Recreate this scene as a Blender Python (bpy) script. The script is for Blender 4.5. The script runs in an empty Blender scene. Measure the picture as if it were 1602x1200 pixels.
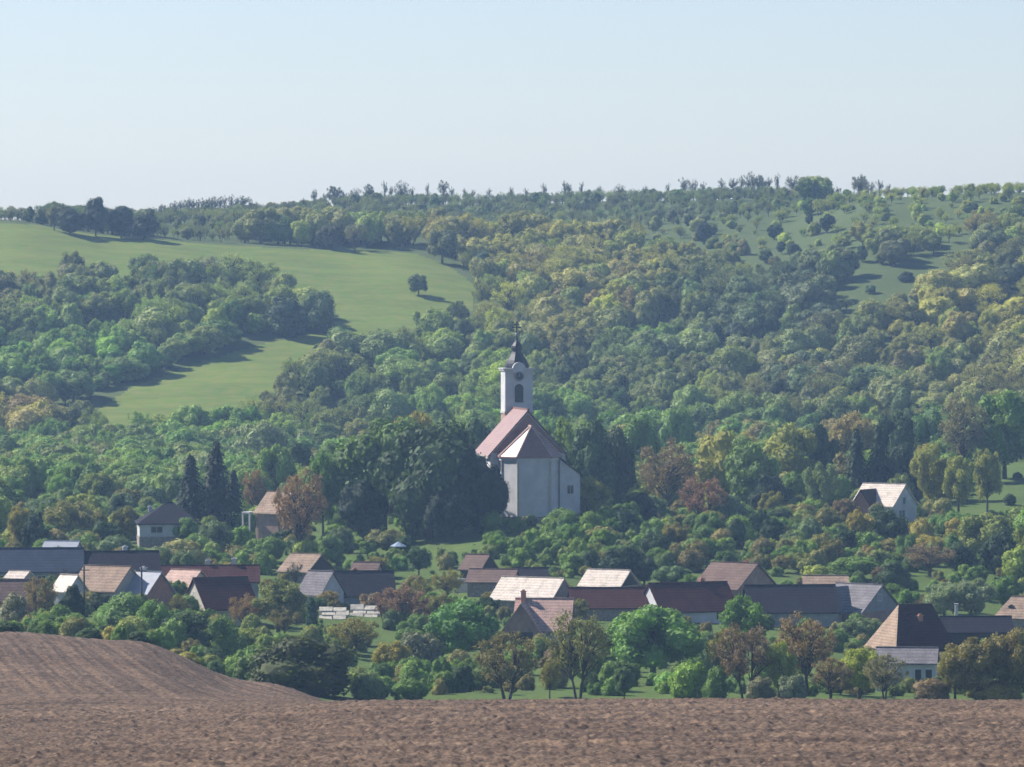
import bpy, math, random
import numpy as np
from mathutils import Vector
R = math.radians
random.seed(7)
rng = np.random.default_rng(11)
S = bpy.context.scene
COL = S.collection

# ------------------------------------------------------------------ camera
FOC, CU, CV, HV = 8000.0, 801.0, 600.0, 450.0      # focal length and centre in px of a 1602 px wide frame; eye level row
cd = bpy.data.cameras.new('camera'); cam = bpy.data.objects.new('camera', cd); COL.objects.link(cam)
cd.sensor_width = 36.0; cd.lens = FOC / 1602 * 36.0
cd.clip_start = 1.0; cd.clip_end = 20000
PITCH = math.atan((CV - HV) / FOC)
cam.location = (0, 0, 0); cam.rotation_euler = (math.pi / 2 - PITCH, 0, 0)
S.camera = cam
# ------------------------------------------------------------------ sky, sun, exposure
SUNV = Vector((-0.70, 0.36, 0.66)).normalized()
EL = math.asin(SUNV.z); AZ = math.atan2(SUNV.x, SUNV.y)
w = bpy.data.worlds.new('World'); S.world = w; w.use_nodes = True
nt = w.node_tree; bg = nt.nodes['Background']
sk = nt.nodes.new('ShaderNodeTexSky'); sk.sky_type = 'NISHITA'; sk.sun_disc = False
sk.sun_elevation = EL; sk.sun_rotation = AZ; sk.altitude = 200; sk.air_density = 1.0; sk.dust_density = 0.3; sk.ozone_density = 3.0
hs_ = nt.nodes.new('ShaderNodeMix'); hs_.data_type = 'RGBA'; hs_.blend_type = 'MULTIPLY'; hs_.inputs[0].default_value = 1; hs_.inputs[7].default_value = (1.0, .945, 1.03, 1)   # cool white balance of the sky
nt.links.new(sk.outputs[0], hs_.inputs[6]); nt.links.new(hs_.outputs[2], bg.inputs[0]); bg.inputs[1].default_value = 0.074
sd = bpy.data.lights.new('sun', 'SUN'); so = bpy.data.objects.new('sun', sd); COL.objects.link(so)
sd.energy = 5.0; sd.angle = R(0.5); sd.color = (1.0, 0.93, 0.84)
so.rotation_euler = SUNV.to_track_quat('Z', 'Y').to_euler(); so.location = (-300, 300, 300)
S.view_settings.view_transform = 'Standard'; S.view_settings.look = 'None'
S.view_settings.exposure = 0.85; S.view_settings.gamma = 1.0
try:
    S.cycles.use_denoising = True; S.cycles.max_bounces = 5; S.cycles.diffuse_bounces = 2; S.cycles.glossy_bounces = 2
    S.cycles.transmission_bounces = 2; S.cycles.volume_bounces = 0; S.cycles.transparent_max_bounces = 4
    S.cycles.filter_width = 1.55; S.cycles.use_light_tree = False
except Exception: pass

# ------------------------------------------------------------------ materials
def new_mat(name):
    m = bpy.data.materials.new(name); m.use_nodes = True
    return m, m.node_tree, m.node_tree.nodes['Principled BSDF']
def N(t, typ, **kw):
    n = t.nodes.new(typ)
    for k, v in kw.items(): setattr(n, k, v)
    return n
def mix_rgb(t, a, b, f, blend='MIX'):
    n = N(t, 'ShaderNodeMix', data_type='RGBA', blend_type=blend)
    for sock, v in ((n.inputs[0], f), (n.inputs[6], a), (n.inputs[7], b)):
        if hasattr(v, 'is_output'): t.links.new(v, sock)
        else: sock.default_value = v if not isinstance(v, tuple) or len(v) == 4 else (*v, 1)
    return n.outputs[2]
def noise(t, scale, detail=4, rough=.6, vec=None, space='Object', stretch=None):
    n = N(t, 'ShaderNodeTexNoise'); n.inputs['Scale'].default_value = scale
    n.inputs['Detail'].default_value = detail; n.inputs['Roughness'].default_value = rough
    c = N(t, 'ShaderNodeTexCoord'); o = c.outputs[space]
    if stretch:
        mp = N(t, 'ShaderNodeMapping'); mp.inputs['Scale'].default_value = stretch; t.links.new(o, mp.inputs[0]); o = mp.outputs[0]
    t.links.new(o, n.inputs['Vector'])
    return n.outputs['Fac']
def ramp(t, fac, stops):
    n = N(t, 'ShaderNodeValToRGB'); t.links.new(fac, n.inputs[0]); e = n.color_ramp.elements
    while len(e) < len(stops): e.new(.5)
    for k, (p, c) in enumerate(stops): e[k].position = p; e[k].color = (*c, 1) if len(c) == 3 else c
    return n.outputs[0]
def simple(name, c, rough=.8, var=.15, scale=1.2, bump=0, spec=.3):
    m, t, p = new_mat(name)
    f = noise(t, scale, 5)
    a = tuple(x * (1 - var) for x in c); b = tuple(min(1, x * (1 + var)) for x in c)
    t.links.new(ramp(t, f, [(.3, a), (.7, b)]), p.inputs['Base Color'])
    p.inputs['Roughness'].default_value = rough; p.inputs['Specular IOR Level'].default_value = spec
    if bump:
        b_ = N(t, 'ShaderNodeBump'); b_.inputs['Strength'].default_value = bump; b_.inputs['Distance'].default_value = .05
        t.links.new(noise(t, scale * 6, 4), b_.inputs['Height']); t.links.new(b_.outputs[0], p.inputs['Normal'])
    return m
def tile_mat(name, c, rough=.75, var=.22, spec=.10):
    m, t, p = new_mat(name)
    c0 = N(t, 'ShaderNodeTexCoord')
    big = noise(t, .6, 5); fine = noise(t, 5, 3, stretch=(1, 1, 1))
    col = ramp(t, big, [(.3, tuple(x * (1 - var) for x in c)), (.7, tuple(min(1, x * (1 + var)) for x in c))])
    col = mix_rgb(t, col, (.11, .105, .075, 1), mix_rgb(t, (0, 0, 0, 1), ramp(t, noise(t, .9, 6, .75, stretch=(1, 1, .5)), [(.50, (0, 0, 0)), (.66, (1, 1, 1))]), min(.45, sum(c) * .6)))
    col = mix_rgb(t, col, ramp(t, fine, [(.35, (.55, .55, .55)), (.6, (1, 1, 1))]), .7, 'MULTIPLY')
    t.links.new(col, p.inputs['Base Color'])
    wv = N(t, 'ShaderNodeTexWave', bands_direction='Z'); wv.inputs['Scale'].default_value = .9; wv.inputs['Distortion'].default_value = .6
    t.links.new(c0.outputs['Object'], wv.inputs[0])
    t.links.new(mix_rgb(t, col, ramp(t, wv.outputs['Fac'], [(.1, (.72, .72, .72)), (.5, (1, 1, 1))]), .8, 'MULTIPLY'), p.inputs['Base Color'])
    wx = N(t, 'ShaderNodeTexWave', bands_direction='X'); wx.inputs['Scale'].default_value = 1.2
    t.links.new(c0.outputs['Object'], wx.inputs[0])
    ad = N(t, 'ShaderNodeMath', operation='ADD'); t.links.new(wv.outputs['Fac'], ad.inputs[0]); t.links.new(wx.outputs['Fac'], ad.inputs[1])
    b = N(t, 'ShaderNodeBump'); b.inputs['Strength'].default_value = .3; b.inputs['Distance'].default_value = .03
    t.links.new(ad.outputs[0], b.inputs['Height']); t.links.new(b.outputs[0], p.inputs['Normal'])
    p.inputs['Roughness'].default_value = rough; p.inputs['Specular IOR Level'].default_value = spec
    return m
def leaf_mat(name, source):
    m, t, p = new_mat(name)
    if source == 'OBJECT': n = N(t, 'ShaderNodeObjectInfo'); col = n.outputs['Color']; rnd = n.outputs['Random']
    else:
        n = N(t, 'ShaderNodeAttribute', attribute_type='INSTANCER', attribute_name='tint'); col = n.outputs['Color']
    g = N(t, 'ShaderNodeNewGeometry')
    v = N(t, 'ShaderNodeMapRange'); v.inputs['To Min'].default_value = .72; v.inputs['To Max'].default_value = 1.3
    t.links.new(g.outputs['Random Per Island'], v.inputs[0])
    h = N(t, 'ShaderNodeHueSaturation'); t.links.new(v.outputs[0], h.inputs['Value']); t.links.new(col, h.inputs['Color'])
    hv = N(t, 'ShaderNodeMapRange'); hv.inputs['To Min'].default_value = .485; hv.inputs['To Max'].default_value = .515
    f = noise(t, 3.0, 3); t.links.new(f, hv.inputs[0]); t.links.new(hv.outputs[0], h.inputs['Hue'])
    t.links.new(h.outputs[0], p.inputs['Base Color'])
    p.inputs['Roughness'].default_value = .7; p.inputs['Specular IOR Level'].default_value = .25
    tr = N(t, 'ShaderNodeBsdfTranslucent')
    warm = mix_rgb(t, h.outputs[0], (1.15, 1.2, .55, 1), 1.0, 'MULTIPLY'); t.links.new(warm, tr.inputs[0])
    mx = N(t, 'ShaderNodeMixShader'); mx.inputs[0].default_value = .30
    t.links.new(p.outputs[0], mx.inputs[1]); t.links.new(tr.outputs[0], mx.inputs[2])
    t.links.new(mx.outputs[0], t.nodes['Material Output'].inputs[0])
    return m
LEAF = leaf_mat('leaves_single', 'OBJECT'); LEAFI = leaf_mat('leaves_forest', 'INST')
BARK = simple('bark', (.07, .055, .045), .9, .3, 4)

def ground_mat(name, c1, c2, c3, s1=.05, s2=.6, bump=.6):
    m, t, p = new_mat(name)
    a = ramp(t, noise(t, s1, 6, .65), [(.3, c1), (.62, c2)])
    b = ramp(t, noise(t, s2, 5, .7), [(.35, (0, 0, 0)), (.7, (1, 1, 1))])
    col = mix_rgb(t, a, (*c3, 1), b); t.links.new(col, p.inputs['Base Color'])
    if 'meadow' in name:
        col = mix_rgb(t, col, ramp(t, noise(t, 1.0, 5, .75, stretch=(.05, .16, .2)), [(.38, (.84, .86, .84)), (.5, (1, 1, 1)), (.62, (1.14, 1.1, 1.1))]), 1.0, 'MULTIPLY'); t.links.new(col, p.inputs['Base Color'])
    p.inputs['Roughness'].default_value = .95; p.inputs['Specular IOR Level'].default_value = .1
    bp = N(t, 'ShaderNodeBump'); bp.inputs['Strength'].default_value = bump; bp.inputs['Distance'].default_value = .3
    t.links.new(noise(t, 1.5, 6, .7), bp.inputs['Height']); t.links.new(bp.outputs[0], p.inputs['Normal'])
    return m
M = dict(
    grass=ground_mat('valley_grass', (.060, .118, .018), (.100, .170, .028), (.085, .10, .042), .05, .9, 1.0),
    meadow=ground_mat('meadow_grass', (.088, .155, .020), (.122, .182, .028), (.165, .178, .046), .025, .30, .5),
    floor=ground_mat('hillside_floor', (.055, .085, .025), (.078, .108, .034), (.085, .11, .038), .03, .3),
    white=simple('white_plaster', (.47, .47, .48), .9, .16, .5), offw=simple('cream_plaster', (.38, .35, .30), .9, .1),
    grey=simple('grey_plaster', (.25, .25, .26), .9, .15), stone=simple('stone_wall', (.26, .22, .19), .9, .35, 3, .6),
    brick=simple('brick_wall', (.36, .17, .12), .9, .2, 3, .4), tan=simple('tan_plaster', (.45, .36, .28), .9, .12),
    glass=simple('window_glass', (.02, .025, .03), .15, .2, 1, 0, .5), dark=simple('dark_timber', (.035, .028, .025), .8, .3, 3),
    paler=simple('pale_stone', (.50, .46, .38), .9, .35, 2, .6), metal=simple('iron', (.05, .05, .05), .5, .2),
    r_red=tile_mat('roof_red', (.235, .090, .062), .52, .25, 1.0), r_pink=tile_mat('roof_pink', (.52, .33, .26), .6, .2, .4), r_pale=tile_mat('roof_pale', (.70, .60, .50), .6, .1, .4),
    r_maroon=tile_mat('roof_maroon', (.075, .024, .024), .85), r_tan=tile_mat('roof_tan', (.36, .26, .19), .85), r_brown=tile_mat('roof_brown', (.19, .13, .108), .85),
    r_navy=tile_mat('roof_navy', (.026, .024, .034), .85), r_slate=tile_mat('roof_slate', (.045, .06, .095), .85), r_grey=tile_mat('roof_grey', (.22, .205, .215), .85),
    r_metal=simple('roof_metal', (.30, .32, .36), .6, .1), spire=simple('spire_sheet', (.014, .014, .022), .5, .3, 2, .2, .4),
    dkred=tile_mat('roof_dark_red', (.055, .022, .024), .85), brown=simple('rust_plaster', (.30, .20, .16), .9, .25, 1.5),
    car=simple('pale_blue_canvas', (.22, .29, .38), .6, .08), wood=simple('pole_wood', (.10, .085, .07), .9, .3, 3))

# field soil
m, t, p = new_mat('field_soil')
a = ramp(t, noise(t, .035, 4, .6), [(.3, (.104, .074, .054)), (.7, (.134, .099, .074))])
b = ramp(t, noise(t, 2.6, 6, .8, stretch=(1, .4, 1)), [(.40, (.42, .40, .39)), (.60, (1.35, 1.28, 1.2))])
c = ramp(t, noise(t, .16, 3, .6, stretch=(.35, 1.0, 1)), [(.35, (.82, .80, .80)), (.65, (1.12, 1.1, 1.08))])
col = mix_rgb(t, mix_rgb(t, a, b, 1.0, 'MULTIPLY'), c, 1.0, 'MULTIPLY')
cc = N(t, 'ShaderNodeTexCoord'); sx_ = N(t, 'ShaderNodeSeparateXYZ'); t.links.new(cc.outputs['Object'], sx_.inputs[0])
m1 = N(t, 'ShaderNodeMath', operation='MULTIPLY_ADD'); t.links.new(sx_.outputs[1], m1.inputs[0]); m1.inputs[1].default_value = .14; t.links.new(sx_.outputs[0], m1.inputs[2])
m2 = N(t, 'ShaderNodeMath', operation='MULTIPLY'); t.links.new(sx_.outputs[1], m2.inputs[0]); m2.inputs[1].default_value = .006
cb = N(t, 'ShaderNodeCombineXYZ'); t.links.new(m1.outputs[0], cb.inputs[0]); t.links.new(m2.outputs[0], cb.inputs[1])
ns = N(t, 'ShaderNodeTexNoise'); ns.inputs['Scale'].default_value = 1.1; ns.inputs['Detail'].default_value = 5; ns.inputs['Roughness'].default_value = .7; t.links.new(cb.outputs[0], ns.inputs['Vector'])
fy = N(t, 'ShaderNodeMapRange'); fy.inputs['From Min'].default_value = 335; fy.inputs['From Max'].default_value = 365; t.links.new(sx_.outputs[1], fy.inputs[0])
col = mix_rgb(t, col, ramp(t, ns.outputs['Fac'], [(.42, (.68, .67, .68)), (.5, (1, 1, 1)), (.57, (1.32, 1.28, 1.2))]), fy.outputs[0], 'MULTIPLY')
rows = ramp(t, noise(t, 1.0, 4, .7, stretch=(.045, .42, 1)), [(.40, (.74, .73, .74)), (.5, (1, 1, 1)), (.60, (1.22, 1.2, 1.15))])
inv_ = N(t, 'ShaderNodeMath', operation='SUBTRACT'); inv_.inputs[0].default_value = 1; t.links.new(fy.outputs[0], inv_.inputs[1])
col = mix_rgb(t, col, rows, inv_.outputs[0], 'MULTIPLY')
straw = ramp(t, noise(t, 3.2, 3, .7), [(.60, (0, 0, 0)), (.70, (1, 1, 1))])
col = mix_rgb(t, col, (.38, .31, .22, 1), mix_rgb(t, (0, 0, 0, 1), straw, .45))
t.links.new(col, p.inputs['Base Color']); p.inputs['Roughness'].default_value = .95; p.inputs['Specular IOR Level'].default_value = .1
M['soil'] = m

# ------------------------------------------------------------------ mesh helpers
def mesh_np(name, verts, quads=None, tris=None, mats=(), mi=None, smooth=False):
    me = bpy.data.meshes.new(name)
    verts = np.asarray(verts, dtype=np.float32)
    q = np.zeros((0, 4), int) if quads is None else np.asarray(quads); tr = np.zeros((0, 3), int) if tris is None else np.asarray(tris)
    loops = np.concatenate([q.ravel(), tr.ravel()]).astype(np.int32)
    starts = np.concatenate([np.arange(len(q)) * 4, len(q) * 4 + np.arange(len(tr)) * 3]).astype(np.int32)
    me.vertices.add(len(verts)); me.vertices.foreach_set('co', verts.ravel())
    me.loops.add(len(loops)); me.loops.foreach_set('vertex_index', loops)
    me.polygons.add(len(starts)); me.polygons.foreach_set('loop_start', starts)
    for m_ in mats: me.materials.append(m_)
    if mi is not None: me.polygons.foreach_set('material_index', np.asarray(mi, dtype=np.int32))
    me.polygons.foreach_set('use_smooth', np.full(len(starts), smooth))
    me.update(calc_edges=True); me.validate()
    return me
class MB:
    """collects faces into one mesh"""
    def __init__(s): s.v = []; s.f = []
    def add(s, vs, fs):
        o = len(s.v); s.v += [tuple(x) for x in vs]; s.f += [tuple(i + o for i in f) for f in fs]
    def box(s, x0, x1, y0, y1, z0, z1):
        s.add([(x0, y0, z0), (x1, y0, z0), (x1, y1, z0), (x0, y1, z0), (x0, y0, z1), (x1, y0, z1), (x1, y1, z1), (x0, y1, z1)],
              [(0, 3, 2, 1), (4, 5, 6, 7), (0, 1, 5, 4), (1, 2, 6, 5), (2, 3, 7, 6), (3, 0, 4, 7)])
    def prism(s, poly, y0, y1, axis='y'):
        """poly of (a,z) extruded along the other horizontal axis"""
        n = len(poly)
        f = (lambda a, z, b: (a, b, z)) if axis == 'y' else (lambda a, z, b: (b, a, z))
        s.add([f(a, z, y0) for a, z in poly] + [f(a, z, y1) for a, z in poly],
              [tuple(range(n)), tuple(range(2 * n - 1, n - 1, -1))] + [(i, i + n, (i + 1) % n + n, (i + 1) % n) for i in range(n)])
    def tube(s, p0, p1, r0, r1, n=6):
        p0 = Vector(p0); p1 = Vector(p1); d = (p1 - p0).normalized()
        a = d.orthogonal().normalized(); b = d.cross(a)
        ring = lambda p_, r_: [p_ + (a * math.cos(2 * math.pi * k / n) + b * math.sin(2 * math.pi * k / n)) * r_ for k in range(n)]
        s.add(ring(p0, r0) + ring(p1, r1), [(k, (k + 1) % n, (k + 1) % n + n, k + n) for k in range(n)] + [tuple(range(n - 1, -1, -1)), tuple(range(n, 2 * n))])
    def lathe(s, prof, n=16, cx=0, cy=0, rot=0):
        o = len(s.v)
        for r_, z in prof:
            for k in range(n):
                a = 2 * math.pi * (k + .5) / n + rot; s.v.append((cx + r_ * math.cos(a), cy + r_ * math.sin(a), z))
        for i in range(len(prof) - 1):
            for k in range(n):
                s.f.append((o + i * n + k, o + i * n + (k + 1) % n, o + (i + 1) * n + (k + 1) % n, o + (i + 1) * n + k))
        s.f.append(tuple(o + k for k in range(n - 1, -1, -1))); s.f.append(tuple(o + (len(prof) - 1) * n + k for k in range(n)))
    def build(s, name, mat, parent=None, loc=(0, 0, 0), smooth=False):
        me = bpy.data.meshes.new(name); me.from_pydata(s.v, [], s.f); me.materials.append(mat); me.update()
        bm_fix(me)
        if smooth:
            for pl in me.polygons: pl.use_smooth = True
        o = bpy.data.objects.new(name, me); COL.objects.link(o); o.location = loc
        if parent: o.parent = parent
        return o
import bmesh
def bm_fix(me):
    bm = bmesh.new(); bm.from_mesh(me); bmesh.ops.recalc_face_normals(bm, faces=bm.faces[:]); bm.to_mesh(me); bm.free()
def tag(o, label=None, cat=None, group=None, kind=None):
    if label: o['label'] = label
    if cat: o['category'] = cat
    if group: o['group'] = group
    if kind: o['kind'] = kind
    return o
def empty(name, loc, rz=0):
    o = bpy.data.objects.new(name, None); COL.objects.link(o); o.location = loc; o.rotation_euler = (0, 0, rz); return o

# ------------------------------------------------------------------ noise
def _h(ix, iy, seed):
    n = (ix.astype(np.int64) * 374761393 + iy.astype(np.int64) * 668265263 + seed * 1442695041) & 0xffffffff
    n = ((n ^ (n >> 13)) * 1274126177) & 0xffffffff
    return ((n ^ (n >> 16)) & 0xffff) / 65535.0
def vnoise(x, y, seed=0):
    ix = np.floor(x); iy = np.floor(y); fx = x - ix; fy = y - iy; fx = fx * fx * (3 - 2 * fx); fy = fy * fy * (3 - 2 * fy)
    a = _h(ix, iy, seed); b = _h(ix + 1, iy, seed); c = _h(ix, iy + 1, seed); d = _h(ix + 1, iy + 1, seed)
    return (a + (b - a) * fx) * (1 - fy) + (c + (d - c) * fx) * fy - .5
def fbm(x, y, oct=4, seed=0):
    s = 0; a = 1
    for k in range(oct): s = s + a * vnoise(x * 2 ** k, y * 2 ** k, seed + k * 17); a *= .5
    return s

# ------------------------------------------------------------------ terrain
UC = [-800, 0, 200, 400, 600, 800, 1000, 1200, 1400, 1602, 2400]
KD = [150, 200, 330, 400, 470, 540, 600, 650, 700, 750, 800, 860, 950, 1100, 1150, 1200, 1250, 1300, 1350, 1400, 1450, 1520, 1650, 2000, 3600]
VT = {
 0:    [1290,1200,1106,1040, 990,1003, 985, 945, 905, 872, 840, 805, 770, 715, 668, 600, 530, 465, 402, 350, 345, 375, 400, 440, 480],
 200:  [1290,1200,1104,1050,1004,1014, 990, 950, 908, 872, 843, 812, 772, 715, 665, 605, 540, 475, 415, 373, 362, 352, 352, 420, 470],
 400:  [1290,1200,1102,1085,1068,1082,1045,1000, 948, 895, 852, 815, 782, 725, 665, 602, 540, 480, 425, 386, 364, 350, 340, 400, 460],
 600:  [1290,1200,1098,1116,1124,1098,1064,1016, 960, 900, 846, 808, 777, 730, 668, 605, 545, 487, 434, 394, 368, 346, 324, 400, 460],
 800:  [1290,1200,1097,1118,1126,1098,1062,1012, 955, 885, 816, 792, 765, 725, 672, 615, 558, 502, 455, 410, 378, 352, 322, 400, 460],
 1000: [1290,1200,1096,1118,1126,1098,1064,1016, 962, 900, 840, 802, 768, 718, 665, 612, 558, 505, 458, 414, 378, 345, 314, 400, 460],
 1200: [1290,1200,1096,1118,1126,1098,1068,1024, 970, 908, 858, 810, 765, 705, 655, 600, 545, 490, 440, 395, 362, 332, 308, 400, 460],
 1400: [1290,1200,1097,1118,1126,1098,1072,1030, 975, 915, 862, 808, 758, 695, 645, 588, 528, 470, 415, 364, 322, 312, 330, 400, 460],
 1602: [1290,1200,1098,1118,1126,1098,1074,1034, 980, 922, 868, 808, 740, 685, 635, 578, 520, 462, 405, 350, 310, 305, 330, 400, 460]}
VT[-800] = VT[0]; VT[2400] = VT[1602]
DG = np.arange(-400, 3601, 2.0)
_kd = np.array([-400, 0, 60] + KD, float)
tab = []
for uc in UC:
    z = (HV - np.array(VT[uc], float)) / FOC * np.array(KD, float)
    z = np.concatenate([[6, -1.75, -7.0], z])
    h = np.diff(_kd); d = np.diff(z) / h; mm = np.zeros(len(z)); mm[0] = d[0]; mm[-1] = d[-1]
    mm[1:-1] = (d[:-1] * h[1:] + d[1:] * h[:-1]) / (h[1:] + h[:-1])
    k = np.clip(np.searchsorted(_kd, DG, 'right') - 1, 0, len(_kd) - 2); tt = (DG - _kd[k]) / h[k]
    zz = (2*tt**3-3*tt**2+1)*z[k] + (tt**3-2*tt**2+tt)*h[k]*mm[k] + (-2*tt**3+3*tt**2)*z[k+1] + (tt**3-tt**2)*h[k]*mm[k+1]
    tab.append(zz)
tab = np.array(tab)
UG = np.arange(-800, 2401, 20.0)
_uc = np.array(UC, float)
k = np.clip(np.searchsorted(_uc, UG, 'right') - 1, 0, len(UC) - 2); tt = ((UG - _uc[k]) / (_uc[k + 1] - _uc[k])); tt = tt * tt * (3 - 2 * tt)
TAB = tab[k] * (1 - tt)[:, None] + tab[k + 1] * tt[:, None]
def gz(x, y):
    """height of the terrain at world x,y (arrays or numbers)"""
    x = np.asarray(x, float); y = np.asarray(y, float)
    u = np.clip(CU + FOC * x / np.maximum(y, 150), -799, 2399); dd = np.clip(y, -399, 3598)
    fu = (u + 800) / 20; iu = fu.astype(int); fu = fu - iu; fd = (dd + 400) / 2; i2 = fd.astype(int); fd = fd - i2
    iu1 = np.minimum(iu + 1, len(UG) - 1); i3 = np.minimum(i2 + 1, len(DG) - 1)
    z = (TAB[iu, i2] * (1 - fu) + TAB[iu1, i2] * fu) * (1 - fd) + (TAB[iu, i3] * (1 - fu) + TAB[iu1, i3] * fu) * fd
    return z + np.where(y > 1110, fbm(x / 60, y / 45, 3, 5) * np.clip((y - 1110) / 60, 0, 1) * 1.8, 0)
def X(u, D): return (u - CU) / FOC * D
def Zv(v, D): return (HV - v) / FOC * D
def gv(u, D): return HV - float(gz(X(u, D), D)) * FOC / D
def inv(u, v, lo=538, hi=2600):
    """distance at which the ground shows at row v in column u (first from the near side)"""
    Ds = np.arange(lo, hi, 2.0); vv = HV - gz((u - CU) / FOC * Ds, Ds) * FOC / Ds
    i = np.where(vv <= v)[0]
    return float(Ds[i[0]]) if len(i) else hi

def in_poly(u, v, poly):
    u = np.asarray(u); v = np.asarray(v); c = np.zeros(u.shape, bool); n = len(poly)
    for i in range(n):
        (x1, y1), (x2, y2) = poly[i], poly[(i + 1) % n]
        cond = ((y1 > v) != (y2 > v)) & (u < (x2 - x1) * (v - y1) / ((y2 - y1) if y2 != y1 else 1e-9) + x1)
        c ^= cond
    return c
MEADOW = [(-700,352),(0,349),(60,352),(110,362),(170,370),(250,375),(345,383),(450,389),(580,393),(650,397),(700,414),(746,448),(738,486),(704,512),(655,533),
          (600,546),(512,566),(458,592),(418,622),(376,656),(335,682),(285,692),(170,700),(120,668),(165,632),(205,606),(300,571),(400,541),(455,528),(522,519),
          (530,492),(500,478),(440,472),(390,452),(330,437),(250,437),(200,447),(100,450),(0,448),(-700,450)]
def uv_of(x, y): return CU + FOC * x / y, HV - gz(x, y) * FOC / y
def is_meadow(x, y):
    u, v = uv_of(x, np.maximum(y, 300)); return in_poly(u, v, MEADOW) & (y > 1106) & (y < 1475)

def grid_mesh(name, us, Ds, matfn=None, mats=(), disp=None, keep=None):
    Dm = np.maximum(Ds, 150)
    XX = (us[None, :] - CU) / FOC * Dm[:, None]; YY = np.repeat(Ds[:, None], len(us), 1)
    ZZ = gz(XX, YY)
    if disp is not None: ZZ = ZZ + disp(XX, YY)
    V = np.stack([XX, YY, ZZ], -1).reshape(-1, 3)
    n = len(us); i = np.arange(len(Ds) - 1)[:, None] * n + np.arange(n - 1)[None, :]
    Q = np.stack([i, i + 1, i + n + 1, i + n], -1).reshape(-1, 4)
    cen = V[Q].mean(1)
    if keep is not None: Q = Q[keep(cen[:, 0], cen[:, 1])]
    used = np.unique(Q); rem = np.zeros(len(V), int); rem[used] = np.arange(len(used))
    me = mesh_np(name, V[used], quads=rem[Q], mats=mats, smooth=True)
    o = bpy.data.objects.new(name, me); COL.objects.link(o); return o
OUT_L = [-12000, -6000, -3000, -1500, -700]; OUT_R = [2300, 3100, 4600, 7600, 13600]
def soil_disp(x, y):
    u = CU + FOC * x / np.maximum(y, 150)
    k = np.clip(1 - np.abs(y - 300) / 3000, 0, 1)
    near = np.clip((360 - y) / 50, .45, 1)
    d = fbm(x / .42, y / .9, 3, 3) * .17 + fbm(x / 3.2, y / 2.0, 2, 13) * .07 + np.maximum(fbm(x / .32, y / .7, 2, 9), 0) * .22
    row = np.sin((y + .35 * x + 3 * fbm(x / 25, y / 25, 2, 21)) * 2 * math.pi / 3.2) * .05 * (vnoise(x / 9, y / 9, 4) + .6)
    row2 = np.sin((x + .14 * y + .5 * fbm(x / 9, y / 60, 2, 22)) * 2 * math.pi / 1.5) * .045 * np.clip((y - 350) / 40, 0, 1) * np.clip(fbm(x / 5, y / 50, 3, 8) * 2 + .4, 0, 1)
    e = np.clip((484 - y) / 6, 0, 1) * np.clip((y - 120) / 30, 0, 1)
    return (d * near + row + row2) * e
us = np.array(OUT_L + list(np.arange(-200, 1801, 2.5)) + OUT_R, float)
Ds = np.array([-150, -100, -50, 0, 30, 60, 90, 120] + list(np.arange(150, 345, .45)) + list(np.arange(345, 484, .7)) + [485.], float)
tag(grid_mesh('ploughed_field', us, Ds, mats=[M['soil']], disp=soil_disp), 'brown ploughed field sloping down to the village', kind='structure')
us = np.array(OUT_L + list(np.arange(-300, 1901, 8)) + OUT_R, float)
Ds = np.array([485.] + list(np.arange(488, 1100, 4)) + [1100.], float)
rough_d = lambda x, y: fbm(x / 6, y / 6, 3, 31) * .5 * np.clip((y - 487) / 15, 0, 1) * np.clip((1096 - y) / 10, 0, 1)
tag(grid_mesh('valley_ground', us, Ds, mats=[M['grass']], disp=rough_d), 'green grass under the village and its gardens', kind='structure')
Ds = np.array(list(np.arange(1100, 1700, 3)) + [1750, 1850, 2000, 2400, 2700, 3000, 3400, 3600], float)
us2 = np.array(OUT_L + list(np.arange(-300, 1901, 5)) + OUT_R, float)
tag(grid_mesh('meadow', us2, Ds, mats=[M['meadow']], keep=lambda x, y: is_meadow(x, y)), 'smooth green meadow sweeping down the hill', kind='structure')
tag(grid_mesh('hillside', us2, Ds, mats=[M['floor']], keep=lambda x, y: ~is_meadow(x, y)), 'olive green hillside under the forest', kind='structure')

# ------------------------------------------------------------------ tree prototypes (unit size: height 1, width 1)
def ico(sub=1):
    bm = bmesh.new(); bmesh.ops.create_icosphere(bm, subdivisions=sub, radius=1)
    v = np.array([x.co[:] for x in bm.verts]); f = np.array([[x.index for x in fc.verts] for fc in bm.faces]); bm.free(); return v, f
ICO = ico(2)
def leaf_quads(C, Nn, s, g):
    n = len(C); Nn = Nn / np.linalg.norm(Nn, axis=1, keepdims=True)
    r_ = g.normal(size=(n, 3)); a = np.cross(Nn, r_); a /= np.linalg.norm(a, axis=1, keepdims=True); b = np.cross(Nn, a)
    s = s[:, None]; k = g.uniform(.55, 1.0, (n, 1))
    j = lambda: 1 + g.uniform(-.35, .35, (n, 1))
    V = np.stack([C - a * s * j() , C - b * s * k * j(), C + a * s * j(), C + b * s * k * j()], 1)
    return V.reshape(-1, 3), np.arange(n * 4).reshape(-1, 4)
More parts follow.
